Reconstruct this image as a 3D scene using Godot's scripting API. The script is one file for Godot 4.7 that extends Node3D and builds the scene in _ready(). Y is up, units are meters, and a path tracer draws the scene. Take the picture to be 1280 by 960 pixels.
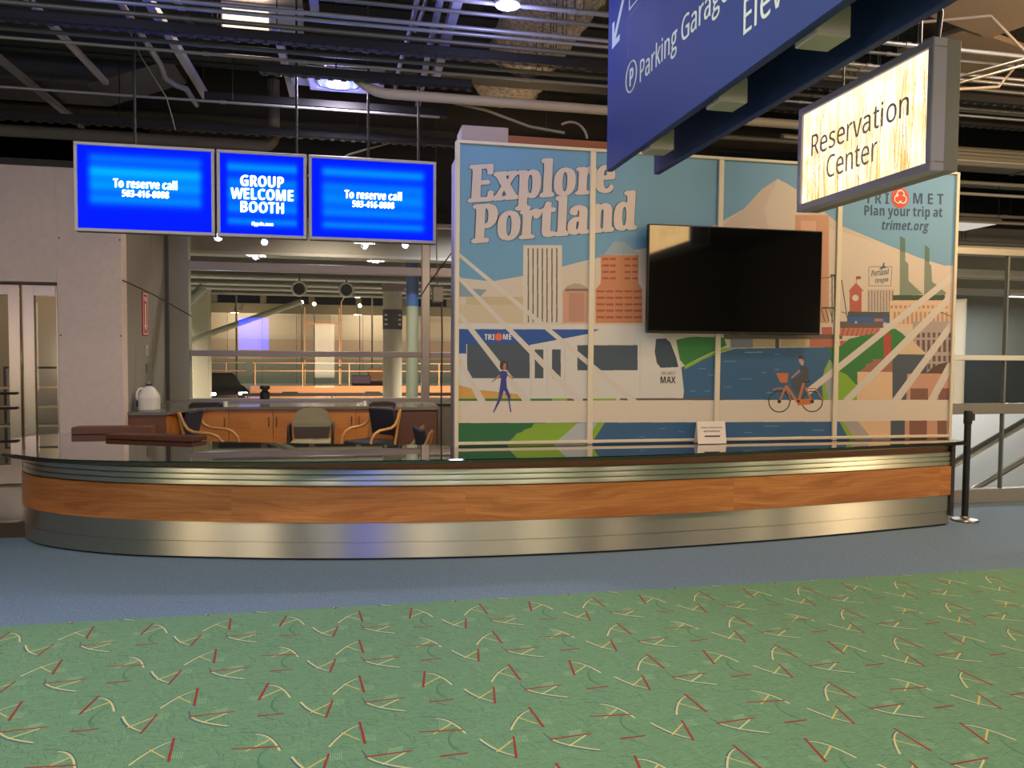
extends Node3D
# Reception counter of an airport reservation centre, seen at night from the patterned carpet.
# World axes follow the building: x along the counter, y up, -z away from the visitor.

var materials := {}
var used_names := {}
var rng := RandomNumberGenerator.new()
var noise := FastNoiseLite.new()

# ------------------------------------------------------------------ set-up
func _ready() -> void:
	rng.seed = 41
	noise.seed = 7
	noise.noise_type = FastNoiseLite.TYPE_SIMPLEX_SMOOTH
	noise.frequency = 1.0
	set_camera()
	set_environment()
	hall_lights()
	build_shell()
	build_windows_and_door()
	build_counter()
	build_mural()
	build_television()
	build_screens()
	build_signs()
	build_ceiling_services()
	build_back_office()
	build_outside()
	build_escalator_side()
	build_hall_behind()

func set_camera() -> void:
	var cam := Camera3D.new()
	cam.name = "camera"
	add_child(cam)
	cam.keep_aspect = Camera3D.KEEP_HEIGHT
	cam.fov = rad_to_deg(2.0 * atan(480.0 / 950.0))
	cam.near = 0.05
	cam.far = 300.0
	var b := Basis(Vector3.UP, deg_to_rad(-11.5)) * Basis(Vector3.RIGHT, deg_to_rad(-2.4)) * Basis(Vector3.BACK, deg_to_rad(0.48))
	cam.transform = Transform3D(b, Vector3(0, 1.68, 0))
	cam.current = true

func set_environment() -> void:
	var we := WorldEnvironment.new()
	we.name = "world_environment"
	var e := Environment.new()
	e.background_mode = Environment.BG_COLOR
	e.background_color = Color(0.012, 0.014, 0.02)
	e.tonemap_mode = Environment.TONE_MAPPER_LINEAR
	e.tonemap_exposure = 1.12
	e.sdfgi_enabled = true
	e.ssao_enabled = true
	e.ssil_enabled = true
	we.environment = e
	add_child(we)

const LAMP_WARM := Color(1.0, 0.86, 0.68)
const LAMP_NEUTRAL := Color(1.0, 0.95, 0.87)

func hall_lights() -> void:
	# square downlights of the hall, over and behind the visitor, above the top edge of the picture
	var spots := [[-3.6, -3.6, "over the left of the blue carpet"], [0.2, -3.0, "over the middle of the green carpet"], [5.7, -4.9, "over the carpet right of the hanging signs"], [-3.2, 0.9, "left of the visitor"], [0.6, 1.4, "straight over the visitor"], [5.4, 0.6, "right of the visitor"], [-2.0, 5.0, "in the rear row left"], [3.2, 5.2, "in the rear row right"]]
	var power := [7.0, 5.0, 8.5, 8.0, 7.0, 8.0, 7.5, 7.0]
	for i in spots.size():
		ceiling_panel(Vector3(spots[i][0], 4.75, spots[i][1]), power[i], LAMP_WARM if i in [2, 5] else LAMP_NEUTRAL, "white square ceiling light " + spots[i][2])

func ceiling_panel(at: Vector3, energy: float, colour: Color, label: String) -> void:
	var t := thing("ceiling_light", label, "light", at, 0.0, "square ceiling lights of the hall")
	var st := new_st()
	for s in [[0.0, 0.31, 0.66, 0.04], [0.0, -0.31, 0.66, 0.04], [0.31, 0.0, 0.04, 0.58], [-0.31, 0.0, 0.04, 0.58]]:
		cbox(st, Vector3(s[0], 0.0, s[1]), Vector3(s[2], 0.08, s[3]), 0.006)
	cbox(st, Vector3(0, 0.06, 0), Vector3(0.66, 0.05, 0.66), 0.006)
	part("housing", st, mat("d8d6d0", 0.5), t)
	st = new_st()
	cbox(st, Vector3(0, 0.0, 0), Vector3(0.58, 0.03, 0.58), 0.004)
	part("light_diffuser", st, glow(colour, 5.0), t)
	for s in [-0.25, 0.25]:
		st = new_st()
		tube(st, [Vector3(s, 0.08, 0), Vector3(s, 0.85, 0)], 0.006, 6)
		part("hanger_rod", st, mat("50504e", 0.5, 0.6), t)
	area_light(t, Vector3(0, -0.03, 0), Vector2(0.56, 0.56), Vector3.DOWN, energy, colour)
	omni(t, Vector3(0, -0.12, 0), energy * 0.09, Color(0.86, 0.88, 1.0), 0.1)

func area_light(parent: Node3D, at: Vector3, size: Vector2, towards: Vector3, energy: float, colour: Color) -> void:
	var l := AreaLight3D.new()
	l.name = "area_light"
	l.area_size = size
	l.area_range = 60.0
	l.area_attenuation = 2.0
	l.light_energy = energy
	l.light_color = colour
	l.shadow_enabled = true
	parent.add_child(l, true)
	var up := Vector3.FORWARD if absf(towards.y) > 0.9 else Vector3.UP
	l.transform = Transform3D(Basis.looking_at(towards, up), at)

func omni(parent: Node3D, at: Vector3, energy: float, colour: Color, size := 0.08) -> void:
	var l := OmniLight3D.new()
	l.name = "omni_light"
	l.omni_range = 60.0
	l.omni_attenuation = 2.0
	l.light_energy = energy
	l.light_color = colour
	l.light_size = size
	l.shadow_enabled = true
	parent.add_child(l, true)
	l.position = at

func spot(parent: Node3D, at: Vector3, towards: Vector3, angle: float, energy: float, colour: Color, size := 0.08) -> void:
	var l := SpotLight3D.new()
	l.name = "spot_light"
	l.spot_range = 60.0
	l.spot_attenuation = 2.0
	l.spot_angle = angle
	l.light_energy = energy
	l.light_color = colour
	l.light_size = size
	l.shadow_enabled = true
	parent.add_child(l, true)
	var up := Vector3.FORWARD if absf(towards.normalized().y) > 0.9 else Vector3.UP
	l.transform = Transform3D(Basis.looking_at(towards, up), at)

# ------------------------------------------------------------------ naming helpers
func numbered(called: String) -> String:
	if not used_names.has(called):
		used_names[called] = 0
		return called
	used_names[called] += 1
	return "%s_%03d" % [called, used_names[called]]

func tag(o: Node, label: String, category: String, group := "", kind := "") -> void:
	if label: o.set_meta("label", label)
	if category: o.set_meta("category", category)
	if group: o.set_meta("group", group)
	if kind: o.set_meta("kind", kind)

func thing(called: String, label: String, category: String, at := Vector3.ZERO, turn := 0.0, group := "") -> Node3D:
	var o := Node3D.new()
	o.name = numbered(called)
	add_child(o)
	o.position = at
	o.rotation.y = turn
	tag(o, label, category, group)
	return o

func setting(called: String, label: String, category: String, at := Vector3.ZERO) -> Node3D:
	var o := thing(called, label, category, at)
	o.set_meta("kind", "structure")
	return o

func part(called: String, st: SurfaceTool, m: Material, parent: Node3D, label := "") -> MeshInstance3D:
	var o := MeshInstance3D.new()
	o.name = called
	o.mesh = st.commit()
	o.material_override = m
	parent.add_child(o, true)
	if label: o.set_meta("label", label)
	return o

func single(called: String, st: SurfaceTool, m: Material, label: String, category: String, at := Vector3.ZERO, group := "", turn := 0.0) -> MeshInstance3D:
	var o := part(numbered(called), st, m, self)
	o.position = at
	o.rotation.y = turn
	tag(o, label, category, group)
	return o

func copy(o: Node3D, at: Vector3, turn: float, label: String) -> Node3D:
	var c: Node3D = o.duplicate()
	var base := String(o.name)
	c.name = numbered(base)
	add_child(c)
	c.position = at
	c.rotation.y = turn
	c.set_meta("label", label)
	return c

# ------------------------------------------------------------------ materials
func mat(hex: String, rough := 0.6, metal := 0.0) -> StandardMaterial3D:
	var key := "%s_%s_%s" % [hex, rough, metal]
	if not materials.has(key):
		var m := StandardMaterial3D.new()
		m.albedo_color = Color.html(hex)
		m.roughness = rough
		m.metallic = metal
		materials[key] = m
	return materials[key]

func glow(colour: Color, energy: float) -> StandardMaterial3D:
	var key := "glow_%s_%s" % [colour.to_html(), energy]
	if not materials.has(key):
		var m := StandardMaterial3D.new()
		m.albedo_color = Color(0.8, 0.8, 0.8)
		m.emission_enabled = true
		m.emission = colour
		m.emission_energy_multiplier = energy
		materials[key] = m
	return materials[key]

func glass(alpha := 0.06, hex := "cfd8d2") -> StandardMaterial3D:
	var key := "glass_%s_%s" % [alpha, hex]
	if not materials.has(key):
		var m := StandardMaterial3D.new()
		var c := Color.html(hex)
		c.a = alpha
		m.albedo_color = c
		m.transparency = BaseMaterial3D.TRANSPARENCY_ALPHA
		m.roughness = 0.0
		m.metallic_specular = 0.6
		materials[key] = m
	return materials[key]

func steel(hex := "b9b6ae", rough := 0.3, aniso := 0.85) -> StandardMaterial3D:
	var key := "steel_%s_%s_%s" % [hex, rough, aniso]
	if not materials.has(key):
		var m := StandardMaterial3D.new()
		m.albedo_color = Color.html(hex)
		m.metallic = 1.0
		m.roughness = rough
		m.anisotropy_enabled = true
		m.anisotropy = aniso
		materials[key] = m
	return materials[key]

func textured(key: String, img: Image, rough := 0.7, triplanar := 0.0) -> StandardMaterial3D:
	if not materials.has(key):
		var m := StandardMaterial3D.new()
		img.generate_mipmaps()
		m.albedo_texture = ImageTexture.create_from_image(img)
		m.roughness = rough
		if triplanar > 0.0:
			m.uv1_triplanar = true
			m.uv1_world_triplanar = true
			m.uv1_scale = Vector3.ONE * triplanar
		materials[key] = m
	return materials[key]

func wood_image(w: int, h: int, dark: Color, light: Color, figure: float) -> Image:
	# grain runs along the image's width
	var img := Image.create(w, h, false, Image.FORMAT_RGB8)
	for y in h:
		for x in w:
			var wave := noise.get_noise_2d(x * 0.0012, y * 0.006) * figure
			var g := noise.get_noise_2d(x * 0.0015, y * 0.035 + wave * 2.0) * 0.6 + noise.get_noise_2d(x * 0.003 + 30.0, y * 0.22 + wave * 4.0 + 50.0) * 0.35
			img.set_pixel(x, y, dark.lerp(light, clampf(0.58 + g * 0.8, 0.0, 1.0)))
	return img

func speckle_image(size: int, base: Color, spread: float, streak := 0.0) -> Image:
	var img := Image.create(size, size, false, Image.FORMAT_RGB8)
	for y in size:
		for x in size:
			var k := 1.0 + rng.randf_range(-spread, spread) + streak * noise.get_noise_2d(x * 0.05, y * 0.05)
			img.set_pixel(x, y, Color(base.r * k, base.g * k, base.b * k))
	return img

# ------------------------------------------------------------------ mesh helpers
func new_st() -> SurfaceTool:
	var st := SurfaceTool.new()
	st.begin(Mesh.PRIMITIVE_TRIANGLES)
	return st

func vert(st: SurfaceTool, p: Vector3, n: Vector3, uv := Vector2.ZERO) -> void:
	st.set_normal(n)
	st.set_uv(uv)
	st.add_vertex(p)

func tri(st: SurfaceTool, a: Vector3, b: Vector3, c: Vector3, out: Vector3, ua := Vector2.ZERO, ub := Vector2.ZERO, uc := Vector2.ZERO) -> void:
	# flat triangle, wound clockwise as seen from the side that out points to
	var n := (b - a).cross(c - a)
	if n.length_squared() < 1e-16: return
	n = n.normalized()
	if n.dot(out) > 0.0:
		vert(st, a, n, ua); vert(st, c, n, uc); vert(st, b, n, ub)
	else:
		vert(st, a, -n, ua); vert(st, b, -n, ub); vert(st, c, -n, uc)

func quad(st: SurfaceTool, a: Vector3, b: Vector3, c: Vector3, d: Vector3, out: Vector3, uv := Rect2(0, 0, 1, 1)) -> void:
	var u0 := uv.position
	var u1 := Vector2(uv.end.x, uv.position.y)
	var u2 := uv.end
	var u3 := Vector2(uv.position.x, uv.end.y)
	tri(st, a, b, c, out, u0, u1, u2)
	tri(st, a, c, d, out, u0, u2, u3)

func box_uv(p: Vector3, n: Vector3) -> Vector2:
	if absf(n.y) > 0.7: return Vector2(p.x, p.z)
	if absf(n.x) > 0.7: return Vector2(p.z, -p.y)
	return Vector2(p.x, -p.y)

func cbox(st: SurfaceTool, c: Vector3, s: Vector3, bevel := 0.004, turn := Basis.IDENTITY) -> void:
	# a box with chamfered edges
	var h := s * 0.5
	var b := minf(bevel, minf(h.x, minf(h.y, h.z)) * 0.45)
	var pts := {}
	for sx in [-1, 1]:
		for sy in [-1, 1]:
			for sz in [-1, 1]:
				var k := Vector3(sx, sy, sz)
				pts[[sx, sy, sz, 0]] = Vector3(h.x, h.y - b, h.z - b) * k
				pts[[sx, sy, sz, 1]] = Vector3(h.x - b, h.y, h.z - b) * k
				pts[[sx, sy, sz, 2]] = Vector3(h.x - b, h.y - b, h.z) * k
	for ax in 3:
		for sg in [-1, 1]:
			var q := []
			for ab in [[-1, -1], [1, -1], [1, 1], [-1, 1]]:
				var k := [0, 0, 0]
				k[ax] = sg
				k[(ax + 1) % 3] = ab[0]
				k[(ax + 2) % 3] = ab[1]
				q.append(pts[[k[0], k[1], k[2], ax]])
			var o := Vector3.ZERO
			o[ax] = sg
			face(st, q, o, c, turn)
	for ax in 3:
		for s1 in [-1, 1]:
			for s2 in [-1, 1]:
				var a1 := (ax + 1) % 3
				var a2 := (ax + 2) % 3
				var k0 := [0, 0, 0]
				k0[a1] = s1
				k0[a2] = s2
				var k1 := k0.duplicate()
				k0[ax] = -1
				k1[ax] = 1
				var o := Vector3.ZERO
				o[a1] = s1
				o[a2] = s2
				face(st, [pts[[k0[0], k0[1], k0[2], a1]], pts[[k1[0], k1[1], k1[2], a1]], pts[[k1[0], k1[1], k1[2], a2]], pts[[k0[0], k0[1], k0[2], a2]]], o, c, turn)
	for sx in [-1, 1]:
		for sy in [-1, 1]:
			for sz in [-1, 1]:
				face(st, [pts[[sx, sy, sz, 0]], pts[[sx, sy, sz, 1]], pts[[sx, sy, sz, 2]]], Vector3(sx, sy, sz), c, turn)

func face(st: SurfaceTool, q: Array, o: Vector3, c: Vector3, turn: Basis) -> void:
	var out := turn * o
	var p := []
	var uv := []
	for v in q:
		p.append(c + turn * v)
		uv.append(box_uv(v, o.normalized()))
	for i in range(1, p.size() - 1):
		tri(st, p[0], p[i], p[i + 1], out, uv[0], uv[i], uv[i + 1])

func tube(st: SurfaceTool, path: Array, r: float, seg := 8, caps := true, r_end := -1.0) -> void:
	# a round bar along a list of points, with smooth sides
	var n := path.size()
	var rings := []
	var normals := []
	var along := 0.0
	var vs := []
	var up := Vector3.UP
	for i in n:
		var d: Vector3 = (path[mini(i + 1, n - 1)] - path[maxi(i - 1, 0)]).normalized()
		if i == 0 and absf(d.dot(up)) > 0.95: up = Vector3.RIGHT
		var side := d.cross(up).normalized()
		up = side.cross(d).normalized()
		if i > 0: along += (path[i] - path[i - 1]).length()
		vs.append(along)
		var rr := r if r_end < 0.0 else lerpf(r, r_end, float(i) / (n - 1))
		var ring := []
		var nr := []
		for k in seg:
			var a := TAU * k / seg
			var o := side * cos(a) + up * sin(a)
			nr.append(o)
			ring.append(path[i] + o * rr)
		rings.append(ring)
		normals.append(nr)
	for i in n - 1:
		for k in seg:
			var j := (k + 1) % seg
			var u0 := float(k) / seg
			var u1 := float(k + 1) / seg
			for q in [[i, k, u0], [i + 1, j, u1], [i + 1, k, u0], [i, k, u0], [i, j, u1], [i + 1, j, u1]]:
				vert(st, rings[q[0]][q[1]], normals[q[0]][q[1]], Vector2(vs[q[0]], q[2] * TAU * r))
	if caps:
		for e in [0, n - 1]:
			var d: Vector3 = (path[0] - path[1]) if e == 0 else (path[n - 1] - path[n - 2])
			for k in range(1, seg - 1):
				tri(st, rings[e][0], rings[e][k], rings[e][k + 1], d)

func lathe(st: SurfaceTool, c: Vector3, profile: Array, seg := 20, turn := Basis.IDENTITY) -> void:
	# profile: [radius, height] pairs from bottom to top
	for i in profile.size() - 1:
		var r0: float = profile[i][0]
		var y0: float = profile[i][1]
		var r1: float = profile[i + 1][0]
		var y1: float = profile[i + 1][1]
		var slope := Vector2(y1 - y0, r0 - r1).normalized()
		for k in seg:
			var a0 := TAU * k / seg
			var a1 := TAU * (k + 1) / seg
			var p := []
			for q in [[r0, y0, a0], [r0, y0, a1], [r1, y1, a1], [r1, y1, a0]]:
				p.append(Vector3(cos(q[2]) * q[0], q[1], sin(q[2]) * q[0]))
			var n0 := Vector3(cos(a0) * slope.x, slope.y, sin(a0) * slope.x)
			var n1 := Vector3(cos(a1) * slope.x, slope.y, sin(a1) * slope.x)
			for q in [[0, n0], [1, n1], [2, n1], [0, n0], [2, n1], [3, n0]]:
				vert(st, c + turn * p[q[0]], turn * (q[1] as Vector3), Vector2(0, 0))

func prism(st: SurfaceTool, poly: PackedVector2Array, to_world: Callable, depth: Vector3) -> void:
	# a flat outline pushed along depth; to_world places a 2-D point
	var idx := Geometry2D.triangulate_polygon(poly)
	var mid := Vector2.ZERO
	for p in poly: mid += p / poly.size()
	var out := -depth
	for i in range(0, idx.size(), 3):
		var a: Vector3 = to_world.call(poly[idx[i]])
		var b: Vector3 = to_world.call(poly[idx[i + 1]])
		var c: Vector3 = to_world.call(poly[idx[i + 2]])
		var ua := poly[idx[i]]
		var ub := poly[idx[i + 1]]
		var uc := poly[idx[i + 2]]
		tri(st, a, b, c, out, ua, ub, uc)
		tri(st, a + depth, b + depth, c + depth, depth, ua, ub, uc)
	var ccw := not Geometry2D.is_polygon_clockwise(poly)
	for i in poly.size():
		var p := poly[i]
		var q := poly[(i + 1) % poly.size()]
		var e := q - p
		var nn := Vector2(e.y, -e.x) * (1.0 if ccw else -1.0)
		var a: Vector3 = to_world.call(p)
		var b: Vector3 = to_world.call(q)
		var o: Vector3 = to_world.call(p + nn) - a
		tri(st, a, b, b + depth, o, p, q, q)
		tri(st, a, b + depth, a + depth, o, p, q, p)

func flat_xy(p: Vector2) -> Vector3: return Vector3(p.x, p.y, 0)
func flat_xz(p: Vector2) -> Vector3: return Vector3(p.x, 0, p.y)

func spline(ctrl: Array, step: float) -> PackedVector2Array:
	# Catmull-Rom through plan points, resampled evenly
	var dense := PackedVector2Array()
	for i in ctrl.size() - 1:
		var p0: Vector2 = ctrl[maxi(i - 1, 0)]
		var p1: Vector2 = ctrl[i]
		var p2: Vector2 = ctrl[i + 1]
		var p3: Vector2 = ctrl[mini(i + 2, ctrl.size() - 1)]
		for k in 24:
			dense.append(p1.cubic_interpolate(p2, p0, p3, k / 24.0))
	dense.append(ctrl[-1])
	var out := PackedVector2Array([dense[0]])
	var left := step
	for i in range(1, dense.size()):
		var a := dense[i - 1]
		var b := dense[i]
		var d := a.distance_to(b)
		while d >= left:
			a = a.lerp(b, left / d)
			out.append(a)
			d = a.distance_to(b)
			left = step
		left -= d
	if out[-1].distance_to(ctrl[-1]) > 0.01: out.append(ctrl[-1])
	return out

func side_of(path: PackedVector2Array, i: int) -> Vector2:
	# outward side of a plan path that runs from left to right in front of the visitor
	var d := (path[mini(i + 1, path.size() - 1)] - path[maxi(i - 1, 0)]).normalized()
	return Vector2(-d.y, d.x)

func offset_path(path: PackedVector2Array, by: float) -> PackedVector2Array:
	var out := PackedVector2Array()
	for i in path.size(): out.append(path[i] + side_of(path, i) * by)
	return out

func sweep(st: SurfaceTool, path: PackedVector2Array, from: int, to: int, profile: Array, capped := true) -> void:
	# profile: [offset outward, height] pairs; surface smooth along the path, creased across it
	var run := 0.0
	for i in range(from, to):
		var step := path[i].distance_to(path[i + 1])
		var s0 := side_of(path, i)
		var s1 := side_of(path, i + 1)
		var rise := 0.0
		for k in profile.size() - 1:
			var a: Vector2 = Vector2(profile[k][0], profile[k][1])
			var b: Vector2 = Vector2(profile[k + 1][0], profile[k + 1][1])
			var e := (b - a).normalized()
			var len_ := a.distance_to(b)
			var quads := []
			for q in [[i, s0, a, run, rise], [i + 1, s1, a, run + step, rise], [i + 1, s1, b, run + step, rise + len_], [i, s0, b, run, rise + len_]]:
				var w: Vector2 = path[q[0]] + (q[1] as Vector2) * (q[2] as Vector2).x
				var n := Vector3((q[1] as Vector2).x * e.y, -e.x, (q[1] as Vector2).y * e.y)
				quads.append([Vector3(w.x, (q[2] as Vector2).y, w.y), n, Vector2(q[3], q[4])])
			for j in [0, 2, 1, 0, 3, 2]:
				vert(st, quads[j][0], quads[j][1], quads[j][2])
			rise += len_
		run += step
	if capped:
		for e in [[from, -1.0], [to, 1.0]]:
			var s := side_of(path, e[0])
			var d: Vector3 = Vector3(s.y, 0, -s.x) * e[1]
			var poly := PackedVector2Array()
			for p in profile: poly.append(Vector2(p[0], p[1]))
			var idx := Geometry2D.triangulate_polygon(poly)
			for i in range(0, idx.size(), 3):
				var v := []
				for k in 3:
					var w := path[e[0]] + s * poly[idx[i + k]].x
					v.append(Vector3(w.x, poly[idx[i + k]].y, w.y))
				tri(st, v[0], v[1], v[2], d)

func arc_points(c: Vector3, r: float, a0: float, a1: float, ux: Vector3, uy: Vector3, n := 6) -> Array:
	var out := []
	for i in n + 1:
		var a := lerpf(a0, a1, float(i) / n)
		out.append(c + ux * cos(a) * r + uy * sin(a) * r)
	return out

func lettering(called: String, words: String, family: String, bold: bool, ink: Rect2, frame: Transform3D, m: Material, parent: Node3D, slant := 0.0, depth := 0.003, gap := 0) -> MeshInstance3D:
	# raised or printed words whose ink fills the rectangle ink in the frame's x-y plane
	var f := SystemFont.new()
	f.font_names = PackedStringArray([family])
	f.font_weight = 700 if bold else 400
	var fv := FontVariation.new()
	fv.base_font = f
	fv.spacing_glyph = gap
	var t := TextMesh.new()
	t.font = fv
	t.text = words
	t.font_size = 48
	t.pixel_size = 0.01
	t.depth = 0.01
	t.curve_step = 1.0
	var o := MeshInstance3D.new()
	o.name = called
	o.mesh = t
	o.material_override = m
	parent.add_child(o, true)
	var bb := t.get_aabb()
	var sx := ink.size.x / bb.size.x
	var sy := ink.size.y / bb.size.y
	var sz := depth / 0.01
	var b := Basis(Vector3(sx, 0, 0), Vector3(slant * sy, sy, 0), Vector3(0, 0, sz))
	var shift := Vector3(ink.position.x - bb.position.x * sx - slant * sy * bb.position.y, ink.position.y - bb.position.y * sy, depth * 0.5)
	o.transform = frame * Transform3D(b, shift)
	return o

# ------------------------------------------------------------------ shell of the hall
const CEIL := 5.6
const WALL_Z := -10.2      # white wall with the door
const SIDE_X := -2.85      # its return towards the window
const WIN_Z := -12.4       # window wall behind the counter

func block(st: SurfaceTool, x0: float, x1: float, y0: float, y1: float, z0: float, z1: float, bevel := 0.004) -> void:
	cbox(st, Vector3((x0 + x1) * 0.5, (y0 + y1) * 0.5, (z0 + z1) * 0.5), Vector3(absf(x1 - x0), absf(y1 - y0), absf(z1 - z0)), bevel)

func build_shell() -> void:
	# floor: patterned green field, blue border, grey entry tile, brown mat
	var f := setting("floor", "airport carpet, patterned green in front and plain blue along the counter", "floor")
	var st := new_st()
	var edge := -5.045
	block(st, -9.0, 14.0, -0.2, 0.0, edge, 14.0, 0.001)
	var cm := textured("green_carpet", carpet_image(), 0.95)
	cm.uv1_scale = Vector3(1.0 / 0.787, 1.0, 1.0)
	part("green_carpet", st, cm, f, "green carpet with red and yellow flight-path marks")
	st = new_st()
	block(st, -9.0, 14.0, -0.2, 0.0, -7.42, edge, 0.001)
	var blue := textured("blue_carpet", speckle_image(512, Color("687f92"), 0.26, 0.10), 0.95, 1.6)
	part("blue_carpet", st, blue, f, "plain blue carpet border")
	st = new_st()
	block(st, -9.0, 5.8, -0.2, 0.0, WIN_Z - 0.2, -8.1, 0.001)
	part("entry_tile", st, mat("77756d", 0.25), f, "grey floor behind the counter")
	st = new_st()
	block(st, -9.0, 5.8, -0.2, -0.002, -8.1, -7.42, 0.001)
	part("entry_mat", st, mat("4a3c30", 0.9), f, "dark brown mat")
	st = new_st()
	block(st, -9.0, -3.2, -0.002, 0.006, -8.14, -8.06, 0.002)
	part("threshold_strip", st, steel("c0bdb4", 0.3, 0.0), f)
	st = new_st()
	block(st, 5.8, 14.0, -3.2, -3.0, -16.0, -7.42, 0.001)
	part("lower_floor", st, mat("6b6c68", 0.5), f, "grey floor of the level below the escalator")
	# ceiling slab, dark painted
	st = new_st()
	block(st, -9.2, 14.2, CEIL, CEIL + 0.2, -18.0, 14.2, 0.001)
	var c := setting("ceiling", "dark painted ceiling slab above the pipes", "ceiling")
	part("slab", st, textured("slab", speckle_image(256, Color("45433d"), 0.25, 0.4), 0.9, 0.5), c)
	# white wall with the glazed door, its return and the wall over the window
	var w := setting("wall_left", "white painted wall with glass doors left of the counter", "wall")
	st = new_st()
	block(st, -9.0, -4.75, 0.0, 3.87, WALL_Z - 0.2, WALL_Z, 0.003)
	block(st, -4.75, -3.58, 2.48, 3.87, WALL_Z - 0.2, WALL_Z, 0.003)
	block(st, -3.58, SIDE_X, 0.0, 3.87, WALL_Z - 0.2, WALL_Z, 0.003)
	part("white_panel", st, textured("wallpaint", speckle_image(128, Color("cdbdb0"), 0.012, 0.03), 0.7, 1.0), w)
	st = new_st()
	block(st, -9.0, SIDE_X, 3.87, 3.95, WALL_Z - 0.25, WALL_Z + 0.02, 0.003)
	part("cap", st, mat("3a3733", 0.8), w)
	st = new_st()
	for x in [-3.55, -2.87]:
		for y in [1.84, 3.02]:
			lathe(st, Vector3(x, y, WALL_Z), [[0.012, 0.0], [0.010, 0.004], [0.0, 0.005]], 8, Basis(Vector3.RIGHT, PI / 2))
	part("screw", st, mat("6a645e", 0.5, 0.5), w)
	var s := setting("wall_side", "grey panelled wall return beside the window with a red sign", "wall")
	var sm := mat("858279", 0.55)
	var cuts := [WALL_Z - 0.2, -10.75, -11.6, WIN_Z]
	for i in 3:
		st = new_st()
		block(st, SIDE_X - 0.14, SIDE_X, 0.0, 3.87, cuts[i + 1] + 0.006, cuts[i] - 0.006, 0.005)
		part("wall_panel", st, sm, s)
	st = new_st()
	block(st, SIDE_X - 0.2, SIDE_X - 0.1, 0.0, 3.87, WIN_Z, WALL_Z - 0.2, 0.002)
	part("backing", st, mat("4c4a45", 0.8), s)
	var b := setting("wall_back", "dark wall strip over the window wall", "wall")
	st = new_st()
	block(st, -9.0, 14.0, 3.75, CEIL, WIN_Z - 0.25, WIN_Z, 0.003)
	part("upper_wall", st, mat("2a2a29", 0.9), b)
	st = new_st()
	block(st, SIDE_X, 6.0, 0.0, 0.82, WIN_Z - 0.25, WIN_Z, 0.003)
	part("sill_wall", st, mat("6d6a63", 0.8), b)
	st = new_st()
	block(st, -9.2, SIDE_X - 0.2, 0.0, CEIL, WIN_Z - 0.25, WIN_Z, 0.003)
	part("store_wall", st, mat("8d8578", 0.8), b)
	st = new_st()
	block(st, -9.2, -9.0, -0.2, CEIL, -18.0, 14.2, 0.002)
	var e := setting("wall_far_left", "plain wall at the far left of the hall", "wall")
	part("wall_body", st, mat("7c766c", 0.8), e)
	st = new_st()
	block(st, 14.0, 14.2, -3.2, CEIL, -18.0, 14.2, 0.002)
	e = setting("wall_far_right", "plain wall at the far right of the hall", "wall")
	part("wall_body", st, mat("7c7468", 0.8), e)
	st = new_st()
	block(st, -9.2, 14.2, -0.2, CEIL, 14.0, 14.2, 0.002)
	e = setting("wall_rear", "plain wall of the hall behind the visitor", "wall")
	part("wall_body", st, mat("8a8175", 0.8), e)

func stroke(img: Image, pts: Array, w0: float, w1: float, c: Color, scale: Vector2) -> void:
	# a tapering stroke along points in metres; wraps around the repeat
	for i in pts.size() - 1:
		var a: Vector2 = pts[i] * scale
		var b: Vector2 = pts[i + 1] * scale
		var n := maxi(2, int(a.distance_to(b) / 1.5))
		for k in n + 1:
			var t := (i + float(k) / n) / (pts.size() - 1)
			var p := a.lerp(b, float(k) / n)
			var r := lerpf(w0, w1, t) * scale.x * 0.46
			var ri := int(ceil(r))
			for dy in range(-ri, ri + 1):
				for dx in range(-ri, ri + 1):
					if dx * dx + dy * dy <= r * r + 0.5:
						var x := posmod(int(p.x) + dx, img.get_width())
						var y := posmod(int(p.y) + dy, img.get_height())
						var old := img.get_pixel(x, y)
						img.set_pixel(x, y, old.lerp(c, c.a * rng.randf_range(0.75, 1.0)))

func bow(a: Vector2, m: Vector2, b: Vector2) -> Array:
	var out := []
	for i in 9:
		var t := i / 8.0
		out.append(a * (1 - t) * (1 - t) + (2.0 * m - (a + b) * 0.5) * 2.0 * t * (1 - t) + b * t * t)
	return out

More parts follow.
